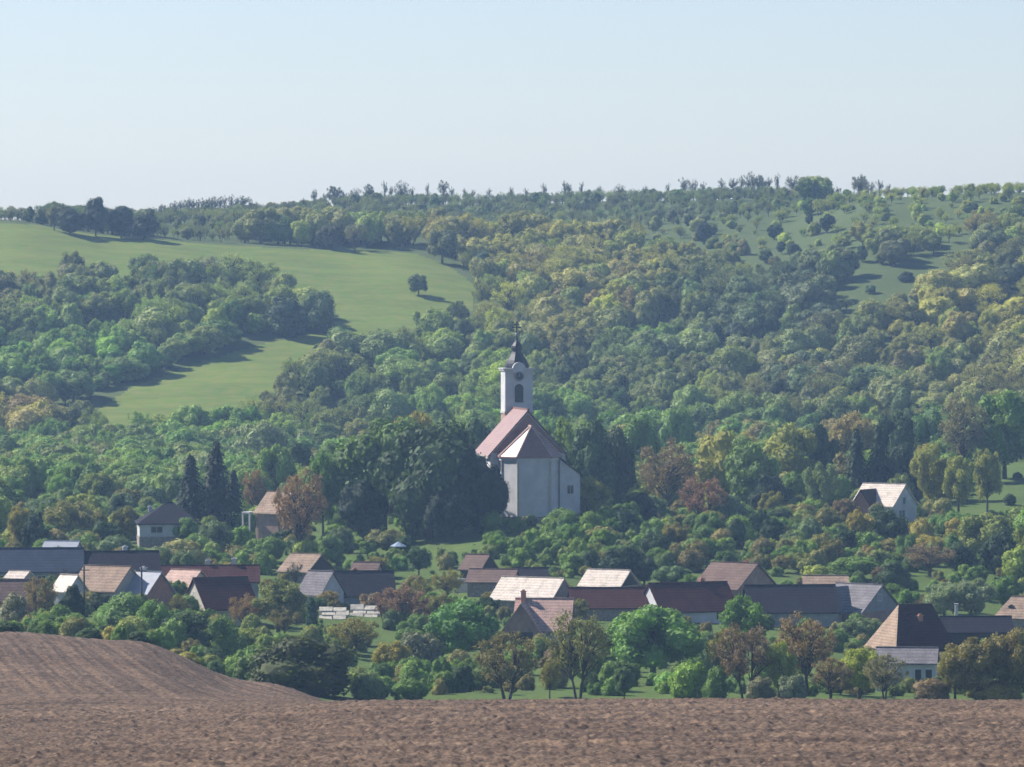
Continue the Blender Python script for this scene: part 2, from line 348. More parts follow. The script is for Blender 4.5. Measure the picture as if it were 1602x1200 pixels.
def make_crown(name, clumps, leaf, per, g, core=.8, aspect=1.0, jit=.38, squash=1.0):
    """clumps: list of (x,y,z,r); leaf size; leaves per clump"""
    V = []; Q = []; T = []; nv = 0
    for (x, y, z, r) in clumps:
        c = np.array([x, y, z])
        if core > 0:
            v = ICO[0] * (1 + g.uniform(-.22, .22, (len(ICO[0]), 1))) * r * core * np.array([1, 1, squash]) + c
            V.append(v); T.append(ICO[1] + nv); nv += len(v)
        d = g.normal(size=(per, 3)); d[:, 2] += .25; d /= np.linalg.norm(d, axis=1, keepdims=True)
        rad = r * g.uniform(.72 if core > 0 else .15, 1.14, (per, 1))
        P_ = c + d * rad * np.array([1, 1, squash])
        nn = d + g.normal(size=(per, 3)) * jit
        v, q = leaf_quads(P_, nn, leaf * g.uniform(.6, 1.25, per), g)
        V.append(v); Q.append(q + nv); nv += len(v)
    V = np.concatenate(V); Q = np.concatenate(Q)
    V[:, 2] = np.maximum(V[:, 2], -.02)
    T = np.concatenate(T) if T else None
    return mesh_np(name, V, quads=Q, tris=T, mats=[LEAF])
def make_trunk(name, targets, r0, base_h, g, stems=1, spread=.0, lean=0.0):
    mb = MB()
    stems_p = []
    for k in range(stems):
        a = 2 * math.pi * (k + g.uniform()) / stems; ox = .02 * math.cos(a) * (stems > 1); oy = .02 * math.sin(a) * (stems > 1)
        tx = spread * math.cos(a); ty = spread * math.sin(a)
        pts = [Vector((ox, oy, -.06)), Vector((ox + tx * .35, oy + ty * .35, base_h * .55)), Vector((tx * .8, ty * .8, base_h)),
               Vector((tx * 1.1 + g.uniform(-.02, .02), ty * 1.1, base_h + (.9 - base_h) * .6))]
        rr = [r0 * 1.25, r0 * .9, r0 * .7, r0 * .25]
        rr = [q_ / math.sqrt(stems) for q_ in rr]
        for i in range(3): mb.tube(pts[i], pts[i + 1], rr[i], rr[i + 1], 6)
        stems_p.append(pts)
    for (x, y, z, r) in targets:
        pts = min(stems_p, key=lambda q_: (q_[2].x - x) ** 2 + (q_[2].y - y) ** 2)
        f = g.uniform(.1, .8); s_ = pts[2].lerp(pts[3], f) if z > base_h * 1.3 else pts[1].lerp(pts[2], g.uniform(.5, 1))
        if s_.z > z: s_ = pts[1].lerp(pts[2], .6)
        e = Vector((x, y, z)); mid = s_.lerp(e, .5) + Vector((0, 0, .02)); rb = r0 * .42
        mb.tube(s_, mid, rb, rb * .6, 4); mb.tube(mid, e, rb * .6, rb * .15, 4)
    me = bpy.data.meshes.new(name); me.from_pydata(mb.v, [], mb.f); me.materials.append(BARK); me.update(); return me
def shell_clumps(n, g, zc, hz, rr, rmin, rmax, fill=.35, flat=0.0):
    """clump centres in an ellipsoid, radius rr horizontally and hz vertically"""
    out = []; tries = 0
    while len(out) < n and tries < 4000:
        tries += 1
        d = g.normal(size=3); d /= np.linalg.norm(d); q = g.uniform(fill, 1) ** .5
        r = g.uniform(rmin, rmax)
        x, y, z = d[0] * q * (rr - r * .8), d[1] * q * (rr - r * .8), zc + d[2] * q * (hz - r * .8)
        if z < zc - hz * .75 + flat: continue
        if any((x - a[0]) ** 2 + (y - a[1]) ** 2 + (z - a[2]) ** 2 < (r * .55) ** 2 for a in out): continue
        out.append((x, y, z, r))
    return out
PROTO = {}
def proto(kind, crown, trunk): PROTO.setdefault(kind, []).append((crown, trunk))
for s_ in range(5):
    g = np.random.default_rng(100 + s_)
    cl = shell_clumps(30, g, .56, .44, .5, .11, .19); proto('round', make_crown('crown', cl, .023, 300, g, .82), make_trunk('trunk', cl[::3], .035, .3, g))
for s_ in range(5):
    g = np.random.default_rng(150 + s_)
    cl = shell_clumps(13, g, .54, .46, .5, .17, .27); proto('dome', make_crown('crown', cl, .025, 460, g, .86, jit=.36), make_trunk('trunk', cl[::3], .035, .3, g))
for s_ in range(4):
    g = np.random.default_rng(200 + s_)
    cl = shell_clumps(48, g, .58, .42, .5, .07, .14, .2); proto('loose', make_crown('crown', cl, .018, 220, g, .62, jit=.8), make_trunk('trunk', cl[::2], .032, .3, g))
for s_ in range(4):
    g = np.random.default_rng(300 + s_)
    cl = shell_clumps(75, g, .60, .40, .5, .05, .10, .15); proto('open', make_crown('crown', cl, .0135, 105, g, 0, jit=1.2), make_trunk('trunk', cl, .030, .26, g, stems=1 + s_ % 3, spread=.12 * (s_ % 3 > 0)))
for s_ in range(4):
    g = np.random.default_rng(400 + s_)
    cl = shell_clumps(60, g, .60, .40, .5, .06, .11, .15); proto('bare', make_crown('crown', cl, .012, 60, g, 0, jit=1.5), make_trunk('trunk', cl, .028, .3, g, stems=1 + s_ % 2, spread=.1 * (s_ % 2)))
for s_ in range(5):
    g = np.random.default_rng(500 + s_)
    cl = [c_ for c_ in shell_clumps(26, g, .38, .62, .5, .14, .24, .3)]
    cl = [(x, y, max(z, .1), r) for x, y, z, r in cl]; proto('bush', make_crown('crown', cl, .026, 300, g, .82, squash=1.3), make_trunk('stem', cl[::4], .03, .1, g))
for s_ in range(3):   # spruce-like conifer: whorls of drooping boughs
    g = np.random.default_rng(600 + s_); cl = []; V = []; nn = []; ss = []
    for k in range(26):
        z = .10 + .88 * k / 25; rad = .48 * (1 - k / 26) ** .8 + .02
        for a in np.arange(0, 2 * math.pi, .62 if k < 16 else .9):
            a2 = a + g.uniform(-.25, .25) + k; L = rad * g.uniform(.7, 1.15)
            for q in np.linspace(.15, 1, 9):
                for _ in range(2):
                    V.append([math.cos(a2) * L * q + g.uniform(-.025, .025), math.sin(a2) * L * q + g.uniform(-.025, .025), z - .10 * q * q * (rad / .5) + g.uniform(-.014, .014)])
                    nn.append([math.cos(a2) * .5 + g.uniform(-.4, .4), math.sin(a2) * .5 + g.uniform(-.4, .4), .9]); ss.append(.034)
    v, q = leaf_quads(np.array(V), np.array(nn), np.array(ss), g)
    mb = MB(); mb.tube((0, 0, -.06), (0, 0, .98), .03, .004, 7); me = bpy.data.meshes.new('trunk'); me.from_pydata(mb.v, [], mb.f); me.materials.append(BARK)
    proto('conifer', mesh_np('crown', v, quads=q, mats=[LEAF]), me)
for s_ in range(2):
    g = np.random.default_rng(700 + s_)
    cl = [(g.uniform(-.08, .08), g.uniform(-.08, .08), z, .42 * math.sin(math.pi * min(1, (1.06 - z) * .62 + .05)) * .9 + .03) for z in np.linspace(.12, .93, 14)]
    me = make_crown('crown', [(x, y, z, r) for x, y, z, r in cl], .03, 230, g, .85, squash=.35)
    proto('column', me, make_trunk('trunk', [], .05, .3, g))
for s_ in range(3):   # dense tree with foliage to the ground
    g = np.random.default_rng(800 + s_)
    cl = shell_clumps(28, g, .52, .50, .5, .12, .22, .3); proto('dense', make_crown('crown', cl, .021, 300, g, .85), make_trunk('trunk', cl[::4], .03, .25, g))
for s_ in range(3):   # tall thin skyline tree
    g = np.random.default_rng(900 + s_)
    cl = shell_clumps(34, g, .62, .38, .46, .05, .12, .05); proto('tall', make_crown('crown', cl, .018, 46, g, 0, jit=1.4), make_trunk('trunk', cl, .045, .4, g))

# colours (real base colours)
C = dict(green=(.058, .112, .026), bright=(.085, .150, .028), lime=(.125, .165, .036), dark=(.018, .038, .016), deep=(.030, .062, .022), olive=(.095, .100, .032),
         yolive=(.150, .145, .042), brown=(.120, .082, .042), orange=(.165, .105, .055), rust=(.145, .082, .055), grey=(.095, .100, .070), silver=(.120, .155, .105),
         blue=(.060, .095, .050), spruce=(.018, .032, .022), maroon=(.105, .058, .045), teal=(.04, .105, .045))
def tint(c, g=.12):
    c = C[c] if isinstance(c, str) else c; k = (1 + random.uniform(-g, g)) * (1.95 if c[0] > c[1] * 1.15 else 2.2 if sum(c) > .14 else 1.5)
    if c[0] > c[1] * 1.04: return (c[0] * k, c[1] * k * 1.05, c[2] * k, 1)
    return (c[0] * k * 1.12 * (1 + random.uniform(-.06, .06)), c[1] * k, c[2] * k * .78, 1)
def plant(kind, name, x, y, wid, hgt, col, label, cat, group=None, pk=None):
    pr = PROTO[kind]; cm, tm = pr[pk % len(pr) if pk is not None else random.randrange(len(pr))]
    r = empty(name, (x, y, float(gz(x, y)) - .1), random.uniform(0, 6.28)); r.scale = (wid, wid, hgt)
    tag(r, label, cat, group)
    c_ = bpy.data.objects.new('crown', cm); COL.objects.link(c_); c_.parent = r; c_.color = tint(col)
    t_ = bpy.data.objects.new('stem' if kind == 'bush' else 'trunk', tm); COL.objects.link(t_); t_.parent = r
    return r
NAMES = dict(dome='leafy_tree', round='leafy_tree', loose='leafy_tree', open='spring_tree', bare='bare_tree', bush='shrub', conifer='conifer_tree', column='columnar_tree', dense='dense_tree', tall='tall_tree')
PLACED = []; RECTS = []; HOUSES = []
def tree(u, vt, vb, wpx, kind, col, label, cat=None, group=None, D=None, pk=None):
    D = D or inv(u, vb); x = X(u, D); hgt = (gv(u, D) - vt) / FOC * D
    cat = cat or ('shrub' if kind == 'bush' else 'tree')
    if kind in ('dense', 'round') and (gv(u, D) - vt) / wpx > 1.35: wpx *= 1.18; kind = 'dome' if random.random() < .5 and kind == 'round' else kind
    PLACED.append((x, D, wpx * D / FOC / 2))
    return plant(kind, NAMES[kind], x, D, wpx * D / FOC * 1.04, hgt, col, label, cat, group, pk)

# ------------------------------------------------------------------ houses
def chevron(mb, L, hw, ze, zr, t=.16, ox=.3, x0=None, x1=None, axis='x', c=0):
    x0 = -L / 2 - ox if x0 is None else x0; x1 = L / 2 + ox if x1 is None else x1
    poly = [(c - hw, ze), (c, zr), (c + hw, ze), (c + hw, ze + t), (c, zr + t), (c - hw, ze + t)]
    mb.prism(poly, x0, x1, 'x' if axis == 'x' else 'y')
def window(par, wall, c, z, ww, hh, wx, arch=False, mat='glass', name='window', frame='white'):
    """window on wall: wall in front/back/left/right, c along the wall, wx the wall plane coordinate"""
    f = MB(); g_ = MB(); b = .09
    def bx(mb, a0, a1, z0, z1, o0, o1):
        if wall == 'front': mb.box(a0, a1, wx - o1, wx - o0, z0, z1)
        elif wall == 'back': mb.box(a0, a1, wx + o0, wx + o1, z0, z1)
        elif wall == 'left': mb.box(wx - o1, wx - o0, a0, a1, z0, z1)
        else: mb.box(wx + o0, wx + o1, a0, a1, z0, z1)
    a0, a1 = c - ww / 2, c + ww / 2
    bx(f, a0 - b, a0, z - b, z + hh + b, -.05, .07); bx(f, a1, a1 + b, z - b, z + hh + b, -.05, .07)
    bx(f, a0, a1, z - b, z, -.05, .07); bx(f, a0, a1, z + hh, z + hh + b, -.05, .07)
    if ww > .7: bx(f, c - .03, c + .03, z, z + hh, .01, .05)
    bx(g_, a0, a1, z, z + hh, -.05, .012)
    o = f.build(name, M[frame], par); g_.build('pane', M[mat], o); return o
def solve(u, v, hgt, lo=545, hi=1000):
    Ds = np.arange(lo, hi, .5); f = gz((u - CU) / FOC * Ds, Ds) + hgt - (HV - v) / FOC * Ds
    i = np.where(f >= 0)[0]; return float(Ds[i[0]]) if len(i) else None
def house(name, label, u, v, L, W, rise, wall, th, rm, wm, cat='house', hip=(0, 0), chim=(), wins=(), wing=None, group=None, D=None, ox=.3, gable=None, door=None):
    D = D or solve(u, v, wall + rise + .1)
    if D is None: print('NO D', name, u, v); D = 700
    x = X(u, D); zr_w = Zv(v, D); z0 = zr_w - wall - rise - .1
    root = empty(name, (x, D, z0), R(th)); tag(root, label, cat, group)
    hw = W / 2; e = .4; ze = wall - rise * e / hw; zr = wall + rise
    m_ = MB()
    if max(hip) > 0:
        m_.box(-L / 2, L / 2, -hw, hw, -2.5, wall)
    else:
        poly = [(-hw, -2.5), (hw, -2.5), (hw, wall - .03), (0, zr - .03), (-hw, wall - .03)]
        m_.prism(poly, -L / 2, L / 2, 'x')
    wl = m_.build('wall', M[wm], root)
    r_ = MB(); t = .16
    if max(hip) > 0:
        a, b = -L / 2 - e, L / 2 + e; y = hw + e; r1 = -L / 2 + hip[0]; r2 = L / 2 - hip[1]
        r_.add([(a, -y, ze), (b, -y, ze), (b, y, ze), (a, y, ze), (a, -y, ze + t), (b, -y, ze + t), (b, y, ze + t), (a, y, ze + t), (r1, 0, zr + t), (r2, 0, zr + t)],
               [(0, 3, 2, 1), (0, 1, 5, 4), (1, 2, 6, 5), (2, 3, 7, 6), (3, 0, 4, 7), (4, 5, 9, 8), (6, 7, 8, 9), (5, 6, 9), (7, 4, 8)])
        r_.box(r1, r2, -.12, .12, zr + t - .06, zr + t + .09)
    else:
        chevron(r_, L, hw + e, ze, zr, t, ox)
        r_.box(-L / 2 - ox, L / 2 + ox, -.13, .13, zr + t - .05, zr + t + .08)
    rf = r_.build('roof', M[rm], root)
    if gable and max(hip) == 0:      # boarded or plastered gable triangle
        for s_ in (-1, 1):
            g_ = MB(); g_.prism([(-hw + .1, wall), (hw - .1, wall), (0, zr - .12)], s_ * L / 2, s_ * (L / 2 + .035), 'x'); g_.build('gable', M[gable], root)
    for (cx, cy, h_, cm) in chim:
        zc = zr - rise * abs(cy) / hw; c_ = MB(); c_.box(cx - .3, cx + .3, cy - .3, cy + .3, zc - .5, zr + h_)
        c_.box(cx - .38, cx + .38, cy - .38, cy + .38, zr + h_, zr + h_ + .12); c_.box(cx - .16, cx + .16, cy - .16, cy + .16, zr + h_ + .12, zr + h_ + .3)
        c_.build('chimney', M[cm], rf)
    for (wl_, c0, z, ww, hh) in wins:
        window(root, wl_, c0, z, ww, hh, {'front': -hw, 'back': hw, 'left': -L / 2, 'right': L / 2}[wl_])
    if door:
        wl_, c0, ww, hh = door; d_ = MB()
        if wl_ == 'front': d_.box(c0 - ww / 2, c0 + ww / 2, -hw - .05, -hw + .02, -.1, hh)
        elif wl_ == 'right': d_.box(L / 2 - .02, L / 2 + .05, c0 - ww / 2, c0 + ww / 2, -.1, hh)
        else: d_.box(-L / 2 - .05, -L / 2 + .02, c0 - ww / 2, c0 + ww / 2, -.1, hh)
        d_.build('door', M['dark'], root)
    if wing:                         # cross gable towards local -y: (x, width, out, wall, rise, roofmat, wallmat, dark opening)
        cx, ww, out, wh, wr, rm2, wm2, op = wing; w2 = ww / 2
        a = MB(); a.prism([(cx - w2, -2.5), (cx + w2, -2.5), (cx + w2, wh - .03), (cx, wh + wr - .03), (cx - w2, wh - .03)], -hw - out, -hw + .3 + hw * .6, 'y'); wg = a.build('wing', M[wm2], root)
        a = MB(); chevron(a, 0, w2 + .35, wh - wr * .35 / w2, wh + wr, .15, 0, -hw - out - .35, -hw * .12, 'y', cx); a.build('wing_roof', M[rm2], wg)
        if op:
            a = MB(); a.box(cx - w2 * .62, cx + w2 * .62, -hw - out - .06, -hw - out + .02, op[0], op[1]); a.build('opening', M['dark'], wg)
    HOUSES.append((x, D, math.hypot(L, W) / 2))
    wpx = (L * abs(math.cos(R(th))) + W * abs(math.sin(R(th)))) / D * FOC / 2
    RECTS.append((u - wpx, u + wpx, v - 4, v + rise * (.64 if rm in ('r_pale', 'r_pink') else .5) * FOC / D, D))
    return root
H = house
H('long_house', 'long low house with blue-grey slate roof at the left edge of the village', 42, 858, 14.5, 7, 2.7, 2.6, 4, 'r_slate', 'grey', wins=[('front', -3, .9, 1, 1), ('front', 2, .9, 1, 1)])
H('shed', 'low shed with pale grey-blue roof and white gable just above the slate house', 97, 847, 4.6, 4, 1.0, 2.2, -10, 'r_metal', 'white', cat='shed', gable='white')
H('long_house', 'dark slate-roofed house with thin white gable right of the long blue-grey roof', 172, 863, 12.5, 7.2, 2.5, 2.6, 9, 'r_navy', 'white', gable='white', chim=[(2, .5, .6, 'white')])
H('village_house', 'house with straw-tan tiled roof half hidden behind an olive shrub', 168, 886, 6.3, 8, 2.8, 1.8, -25, 'r_tan', 'offw')
H('shed', 'small shed with pale cream roof between slate house and tan roof', 108, 900, 2.4, 3.6, 1.7, 2.0, -35, 'r_pale', 'white', cat='shed')
H('village_house', 'house with light grey sheet-metal roof and pink brick gable', 231, 895, 3.8, 5.6, 2.4, 1.8, -32, 'r_metal', 'brick', chim=[(-1, .4, .5, 'white')])
H('village_house', 'house with bright salmon-pink roof and beige front wall', 291, 892, 4.3, 5.6, 1.9, 1.9, -30, 'r_pink', 'tan', wins=[('front', 0, .3, .9, 1)])
H('village_house', 'dark maroon roof with pale triangular gable right of the salmon-pink roof', 344, 904, 7.2, 8, 3.6, 1.8, 26, 'r_maroon', 'offw', gable='offw', wins=[('left', 0, 2.9, .7, .8)])
H('long_house', 'very long dark maroon roof with two white chimneys, behind the left cottages', 318, 885, 15, 6, 1.9, 1.9, 3, 'r_maroon', 'grey', chim=[(.6, .3, .7, 'white'), (4.2, .3, .9, 'white')], gable='white')
H('village_house', 'low reddish-brown roofed cottage cut by the left frame edge', 8, 908, 7, 6, 2.2, 1.7, 10, 'r_brown', 'brick')
H('shed', 'thin pale lean-to roof above the red-brown cottage at the far left', 30, 894, 2.4, 3, .7, 2.2, -20, 'r_pale', 'offw', cat='shed')
h9 = H('hip_roof_house', 'blue-white house with dark pyramid roof beside the dark conifers', 262, 787, 9.0, 8.4, 2.75, 2.6, 7, 'r_navy', 'white', hip=(4.2, 3.6), chim=[(-2.6, 1.2, -.6, 'white')], wins=[('front', -1.9, 1.1, 1.7, .9), ('front', 1.6, 1.1, .9, .9)], D=782)
a = MB(); a.box(-4.56, 4.56, -4.26, 4.26, -2.6, .5); a.build('plinth', M['stone'], h9)
h10 = H('hill_house', 'tan-roofed house with white porch half hidden by the orange tree', 438, 770, 4.6, 6.2, 2.9, 2.2, -38, 'r_tan', 'brown', D=800, wins=[('right', 0, .9, 1, 1)], gable='brown')
a = MB(); a.box(-4.6, -2.9, -3.9, -2.2, 1.9, 2.15); a.build('porch_roof', M['white'], h10)
for q in ((-4.45, -3.75), (-3.05, -3.75)):
    a = MB(); a.box(q[0] - .12, q[0] + .12, q[1] - .12, q[1] + .12, -1.2, 1.9); a.build('porch_post', M['white'], h10)
H('village_house', 'sunlit tan roof with dark right gable above the small grey roofed house', 479, 867, 4.7, 7, 2.2, 1.7, -30, 'r_tan', 'stone', gable='dark')
H('village_house', 'small steep grey roof with bluish white gable left of the navy roof', 502, 894, 4.0, 5.0, 2.8, 1.7, -38, 'r_grey', 'white', gable='white')
H('long_house', 'navy-dark roofed house with blue-grey wall beyond the pale stone wall', 567, 894, 8.2, 7, 3.0, 1.4, 7, 'r_navy', 'grey', chim=[(-1, .6, .3, 'brick')])
H('shed', 'small rosy-brown shed roof just behind the navy-dark house', 574, 880, 3.6, 3, 1.0, 1.8, -15, 'r_brown', 'tan', cat='shed')
H('village_house', 'small tan-pink roof, uppermost of the roofs left of the white ones', 748, 868, 3.2, 5, 1.8, 2.0, -26, 'r_brown', 'dark')
H('village_house', 'brown low roofed house with stone wall under the small tan-pink roof', 772, 891, 6.4, 5.4, 1.5, 1.9, -11, 'r_brown', 'stone', wins=[('front', 1, .3, .9, .9)])
H('shed', 'low dark roofed shed between brown roof and olive shrubs', 829, 889, 4.6, 4, 1.2, 1.8, 4, 'r_navy', 'dark', cat='shed')
H('village_house', 'wide cream-white sunlit roof left of the church line in the village centre', 834, 904, 9.2, 7, 2.7, 1.7, -29, 'r_pale', 'stone', gable='stone')
H('village_house', 'pinkish roofed house with dark valley and chimney in front of the cream roof', 852, 937, 7.0, 8.6, 3.6, 1.7, -6, 'r_pink', 'grey', chim=[(-2.7, -.3, 1.0, 'brick')], wing=(-2.5, 5.0, 1.2, 1.4, 3.6, 'r_pink', 'brown', (-.6, 1.4)))
H('village_house', 'cream-white roof right of the wide cream roof, below dark rounded trees', 953, 892, 6.2, 6, 2.0, 1.7, -27, 'r_pale', 'stone', gable='dark')
H('long_house', 'long low dark red roof right of the pinkish roof', 950, 920, 10, 6, 2.3, 1.7, 4, 'r_maroon', 'stone')
H('long_house', 'long dark red roof with bright white triangular gable in the village centre', 1076, 912, 11.2, 8, 3.4, 1.6, 22, 'r_maroon', 'white', gable='white', chim=[(2.2, .2, .5, 'brick')], wins=[('front', 3, .3, 1, .9)])
H('barn', 'big grey-brown roofed barn with brown right gable below the thicket', 1150, 881, 7.2, 10, 3.2, 2.6, -35, 'r_brown', 'brown', cat='barn', gable='brown', chim=[(1.6, .4, .3, 'brick')])
H('long_house', 'long navy-black roof between the brown barn and the grey gabled house', 1236, 916, 12, 8, 3.2, 1.9, 6, 'r_navy', 'grey')
H('shed', 'small tan ridge roof peeking above the navy-black roof', 1292, 901, 6, 4.5, 1.2, 2.2, -3, 'r_tan', 'offw', cat='shed')
H('village_house', 'grey tiled house with cross gable, chimney and brownish gable with one window', 1345, 914, 7.2, 9.6, 3.4, 1.8, -38, 'r_grey', 'brown', gable='grey', chim=[(1.8, .6, .2, 'dark')], wins=[('right', -.4, 3.2, 1, .8)], wing=(-1.5, 3.8, 1.0, 1.9, 3.0, 'r_grey', 'offw', (.2, 1.6)))
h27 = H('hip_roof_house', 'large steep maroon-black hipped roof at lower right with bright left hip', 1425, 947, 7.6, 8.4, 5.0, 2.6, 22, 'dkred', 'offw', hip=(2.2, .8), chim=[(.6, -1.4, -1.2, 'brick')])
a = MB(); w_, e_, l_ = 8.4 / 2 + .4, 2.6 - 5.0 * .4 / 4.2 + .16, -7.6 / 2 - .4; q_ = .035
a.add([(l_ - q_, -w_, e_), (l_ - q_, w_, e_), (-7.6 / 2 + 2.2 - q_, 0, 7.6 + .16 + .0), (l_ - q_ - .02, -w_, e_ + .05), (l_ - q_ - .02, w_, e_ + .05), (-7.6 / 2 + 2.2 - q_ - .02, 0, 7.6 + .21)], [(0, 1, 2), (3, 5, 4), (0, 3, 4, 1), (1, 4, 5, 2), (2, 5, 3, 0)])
a.build('hip_painted_sunlight', M['r_tan'], h27)  # added tan panel: sun glare on the dark left hip, painted as colour
h27b = H('annex', 'white annex with arched porch windows below the maroon-black hipped roof', 1420, 1014, 6.6, 4.6, 1.4, 2.6, -8, 'r_grey', 'white', cat='house', wins=[('front', 1.4, .4, .7, 1.4), ('front', 2.6, .4, .7, 1.4)], D=584)
H('village_house', 'tan hipped roof cottage cut by the right frame edge', 1600, 934, 5.4, 6, 2.5, 1.7, -25, 'r_tan', 'stone', hip=(1.2, .2), chim=[(-1, -1.6, -1.2, 'dark')])
H('long_house', 'dark low roof between the silvery trees and olive trees at right', 1527, 965, 9, 5, 1.7, 1.7, 3, 'r_navy', 'dark')
h30 = H('hill_house', 'house with bright cream-pink roof and red dormer alone among trees on the right', 1384, 757, 7.6, 8.2, 3.3, 2.9, -33, 'r_pale', 'white', D=850,
        wins=[('right', -.2, 3.1, .9, 1.0), ('right', -1.5, .6, .8, 1.4), ('right', -.4, .6, .8, 1.4)], wing=(-1.0, 4.4, 2.0, 2.2, 3.2, 'dkred', 'brick', None))
RECTS += [(206, 268, 785, 850, 780), (1398, 1450, 757, 812, 848), (393, 415, 790, 822, 798)]
# ------------------------------------------------------------------ other village things
def low_wall(u0, u1, vt, vb, mat, label, D=None):
    D = D or inv((u0 + u1) / 2, vb); x0, x1 = X(u0, D), X(u1, D); h = (vb - vt) / FOC * D; n = max(3, int((x1 - x0) / .9)); mb = MB()
    rows = max(1, int(h / .4)); z0 = Zv(vb, D)
    if mat == 'paler':                       # leaning stone slabs
        for k in range(2):
            for r_ in range(3):
                a = x0 + (x1 - x0) * (k + .2 * (r_ % 2)) / 2.2; b = a + (x1 - x0) / 2.2 * random.uniform(.9, .98); hh = h * random.uniform(.24, .40); y_ = D - 1.9 + .7 * r_; zz_ = z0 + r_ * h * .30
                mb.prism([(y_, zz_ - .5), (y_, zz_ + .04), (y_ + .75, zz_ + hh), (y_ + .95, zz_ + hh), (y_ + .95, zz_ - .5)], a, b, 'x')
        rows = 0
    for r_ in range(rows):
        for k in range(n):
            a = x0 + (x1 - x0) * (k + .5 * (r_ % 2)) / n; b = min(x1, a + (x1 - x0) / n - .04)
            if b - a < .2: continue
            j = random.uniform(-.04, .04); mb.box(a, b, D - .2 + j, D + .25 + j, z0 + r_ * h / rows - (.8 if r_ == 0 else 0), z0 + (r_ + 1) * h / rows - .03)
    o = mb.build('stone_wall', M[mat]); tag(o, label, 'wall'); RECTS.append((u0, u1, vt - 2, vb - 3, D)); return o
low_wall(499, 548, 948, 968, 'paler', 'low sunlit stone wall between the thuja column and rust shrub')
low_wall(548, 596, 946, 966, 'paler', 'pale stone wall section touching the rust-brown shrub')
low_wall(712, 736, 905, 930, 'white', 'small whitish wall left of the brown low roofed house')
low_wall(650, 668, 885, 891, 'white', 'tiny white garden wall left of the small tan-pink roof')
D_ = inv(623, 876); gx = X(623, D_); g0 = float(gz(gx, D_))
gaz = empty('garden_gazebo', (gx, D_, g0)); tag(gaz, 'small garden canopy with pale blue top on dark posts below the big dark trees', 'gazebo')
a = MB(); a.lathe([(1.3, 1.75), (1.32, 1.85), (.1, 2.5)], 8); a.build('canopy', M['car'], gaz)
for sx in (-1, 1):
    for sy in (-1, 1):
        a = MB(); a.tube((sx * .8, sy * .8, -.3), (sx * .8, sy * .8, 1.78), .05, .05, 6); a.build('post', M['dark'], gaz)
def pole(u, vt, vb, label, mat='wood'):
    D = inv(u, vb); x = X(u, D); z = float(gz(x, D)); h = Zv(vt, D) - z
    r_ = empty('utility_pole', (x, D, z)); tag(r_, label, 'pole')
    a = MB(); a.tube((0, 0, -.6), (0, 0, h), .15, .10, 8); a.build('post', M[mat], r_)
    a = MB(); a.box(-.7, .7, -.06, .06, h - .55, h - .43); a.build('crossarm', M[mat], r_)
pole(221, 887, 972, 'dark utility pole in front of the light grey metal roof')
pole(131, 886, 972, 'thin dark utility pole beside the straw-tan roof')
D_ = 700; a = MB(); zz = Zv(975, D_); a.box(-.2, .2, -.2, .2, 0, Zv(946, D_) - zz); a.box(-.28, .28, -.28, .28, Zv(946, D_) - zz, Zv(945, D_) - zz + .05)
a.box(-.2, .2, -.2, .2, -1.5, 0)
o = a.build('stove_pipe', M['white'], None, (X(1497, D_), D_, zz)); tag(o, 'slim white standing chimney in front of the silvery trees', 'chimney')

# ------------------------------------------------------------------ church
CD = 806.0; CX = X(826, CD); CZ = Zv(816, 800)
ch = empty('church', (CX, CD, CZ), R(9)); tag(ch, 'white village church with dark onion-domed tower and sunlit red roof', 'church')
# local axes: -y towards the viewer; nave front end at y=0, apse in front of it, tower behind
k_ = CD / FOC
NW, NL, NE, NR = 12.0, 15.0, 10.4, 17.15         # nave width, length, eave, ridge
a = MB(); a.prism([(-NW / 2, -3), (NW / 2, -3), (NW / 2, NE), (0, NR - .25), (-NW / 2, NE)], 0.0, NL, 'y'); nave = a.build('nave_wall', M['white'], ch)
a = MB(); chevron(a, 0, NW / 2 + .45, NE - .5, NR, .22, 0, -.35, NL + .2, 'y', 0); a.box(-.16, .16, -.35, NL, NR + .12, NR + .36)
nroof = a.build('nave_roof', M['r_red'], ch)
a = MB(); a.prism([(-NW / 2 + .3, NE + .1), (NW / 2 - .3, NE + .1), (0, NR - .45)], -.05, .0, 'y'); a.build('nave_gable', M['r_red'], ch)
a = MB(); a.prism([(-NW / 2 - .5, NE - .75), (-NW / 2 - .15, NE - .75), (-NW / 2 - .15, NE - .3), (-NW / 2 - .5, NE - .3)], -.3, NL, 'y'); a.build('cornice', M['offw'], nave)
# apse: half decagon-like polygon
def apse_poly(w_, d_, off=0): return [(-w_, 0), (-w_, -d_ * .45), (-w_ * .56, -d_), (w_ * .56, -d_), (w_, -d_ * .45), (w_, 0)]
AW, AD, AE, AR = 4.55, 6.0, 10.0, 14.9
pl = apse_poly(AW, AD); n = len(pl)
a = MB(); a.add([(x, y + .0, -3) for x, y in pl] + [(x, y, AE) for x, y in pl], [tuple(range(n)), tuple(range(2 * n - 1, n - 1, -1))] + [(i, (i + 1) % n, (i + 1) % n + n, i + n) for i in range(n)])
aw = a.build('apse_wall', M['white'], ch)
pe = apse_poly(AW + .45, AD + .35); a = MB(); rp = (0, -3.3, AR)
a.add([(x, y, AE - .1) for x, y in pe] + [(x, y, AE + .12) for x, y in pe] + [rp, (0, 0.05, AR)],
      [tuple(range(n))] + [(i, (i + 1) % n, (i + 1) % n + n, i + n) for i in range(n)] + [(n + 1, n + 2, 2 * n), (n + 2, n + 3, 2 * n), (n + 3, n + 4, 2 * n), (n, n + 1, 2 * n, 2 * n + 1), (n + 4, n + 5, 2 * n + 1, 2 * n), (n, 2 * n + 1, n + 5)])
ar = a.build('apse_roof', M['r_red'], ch)
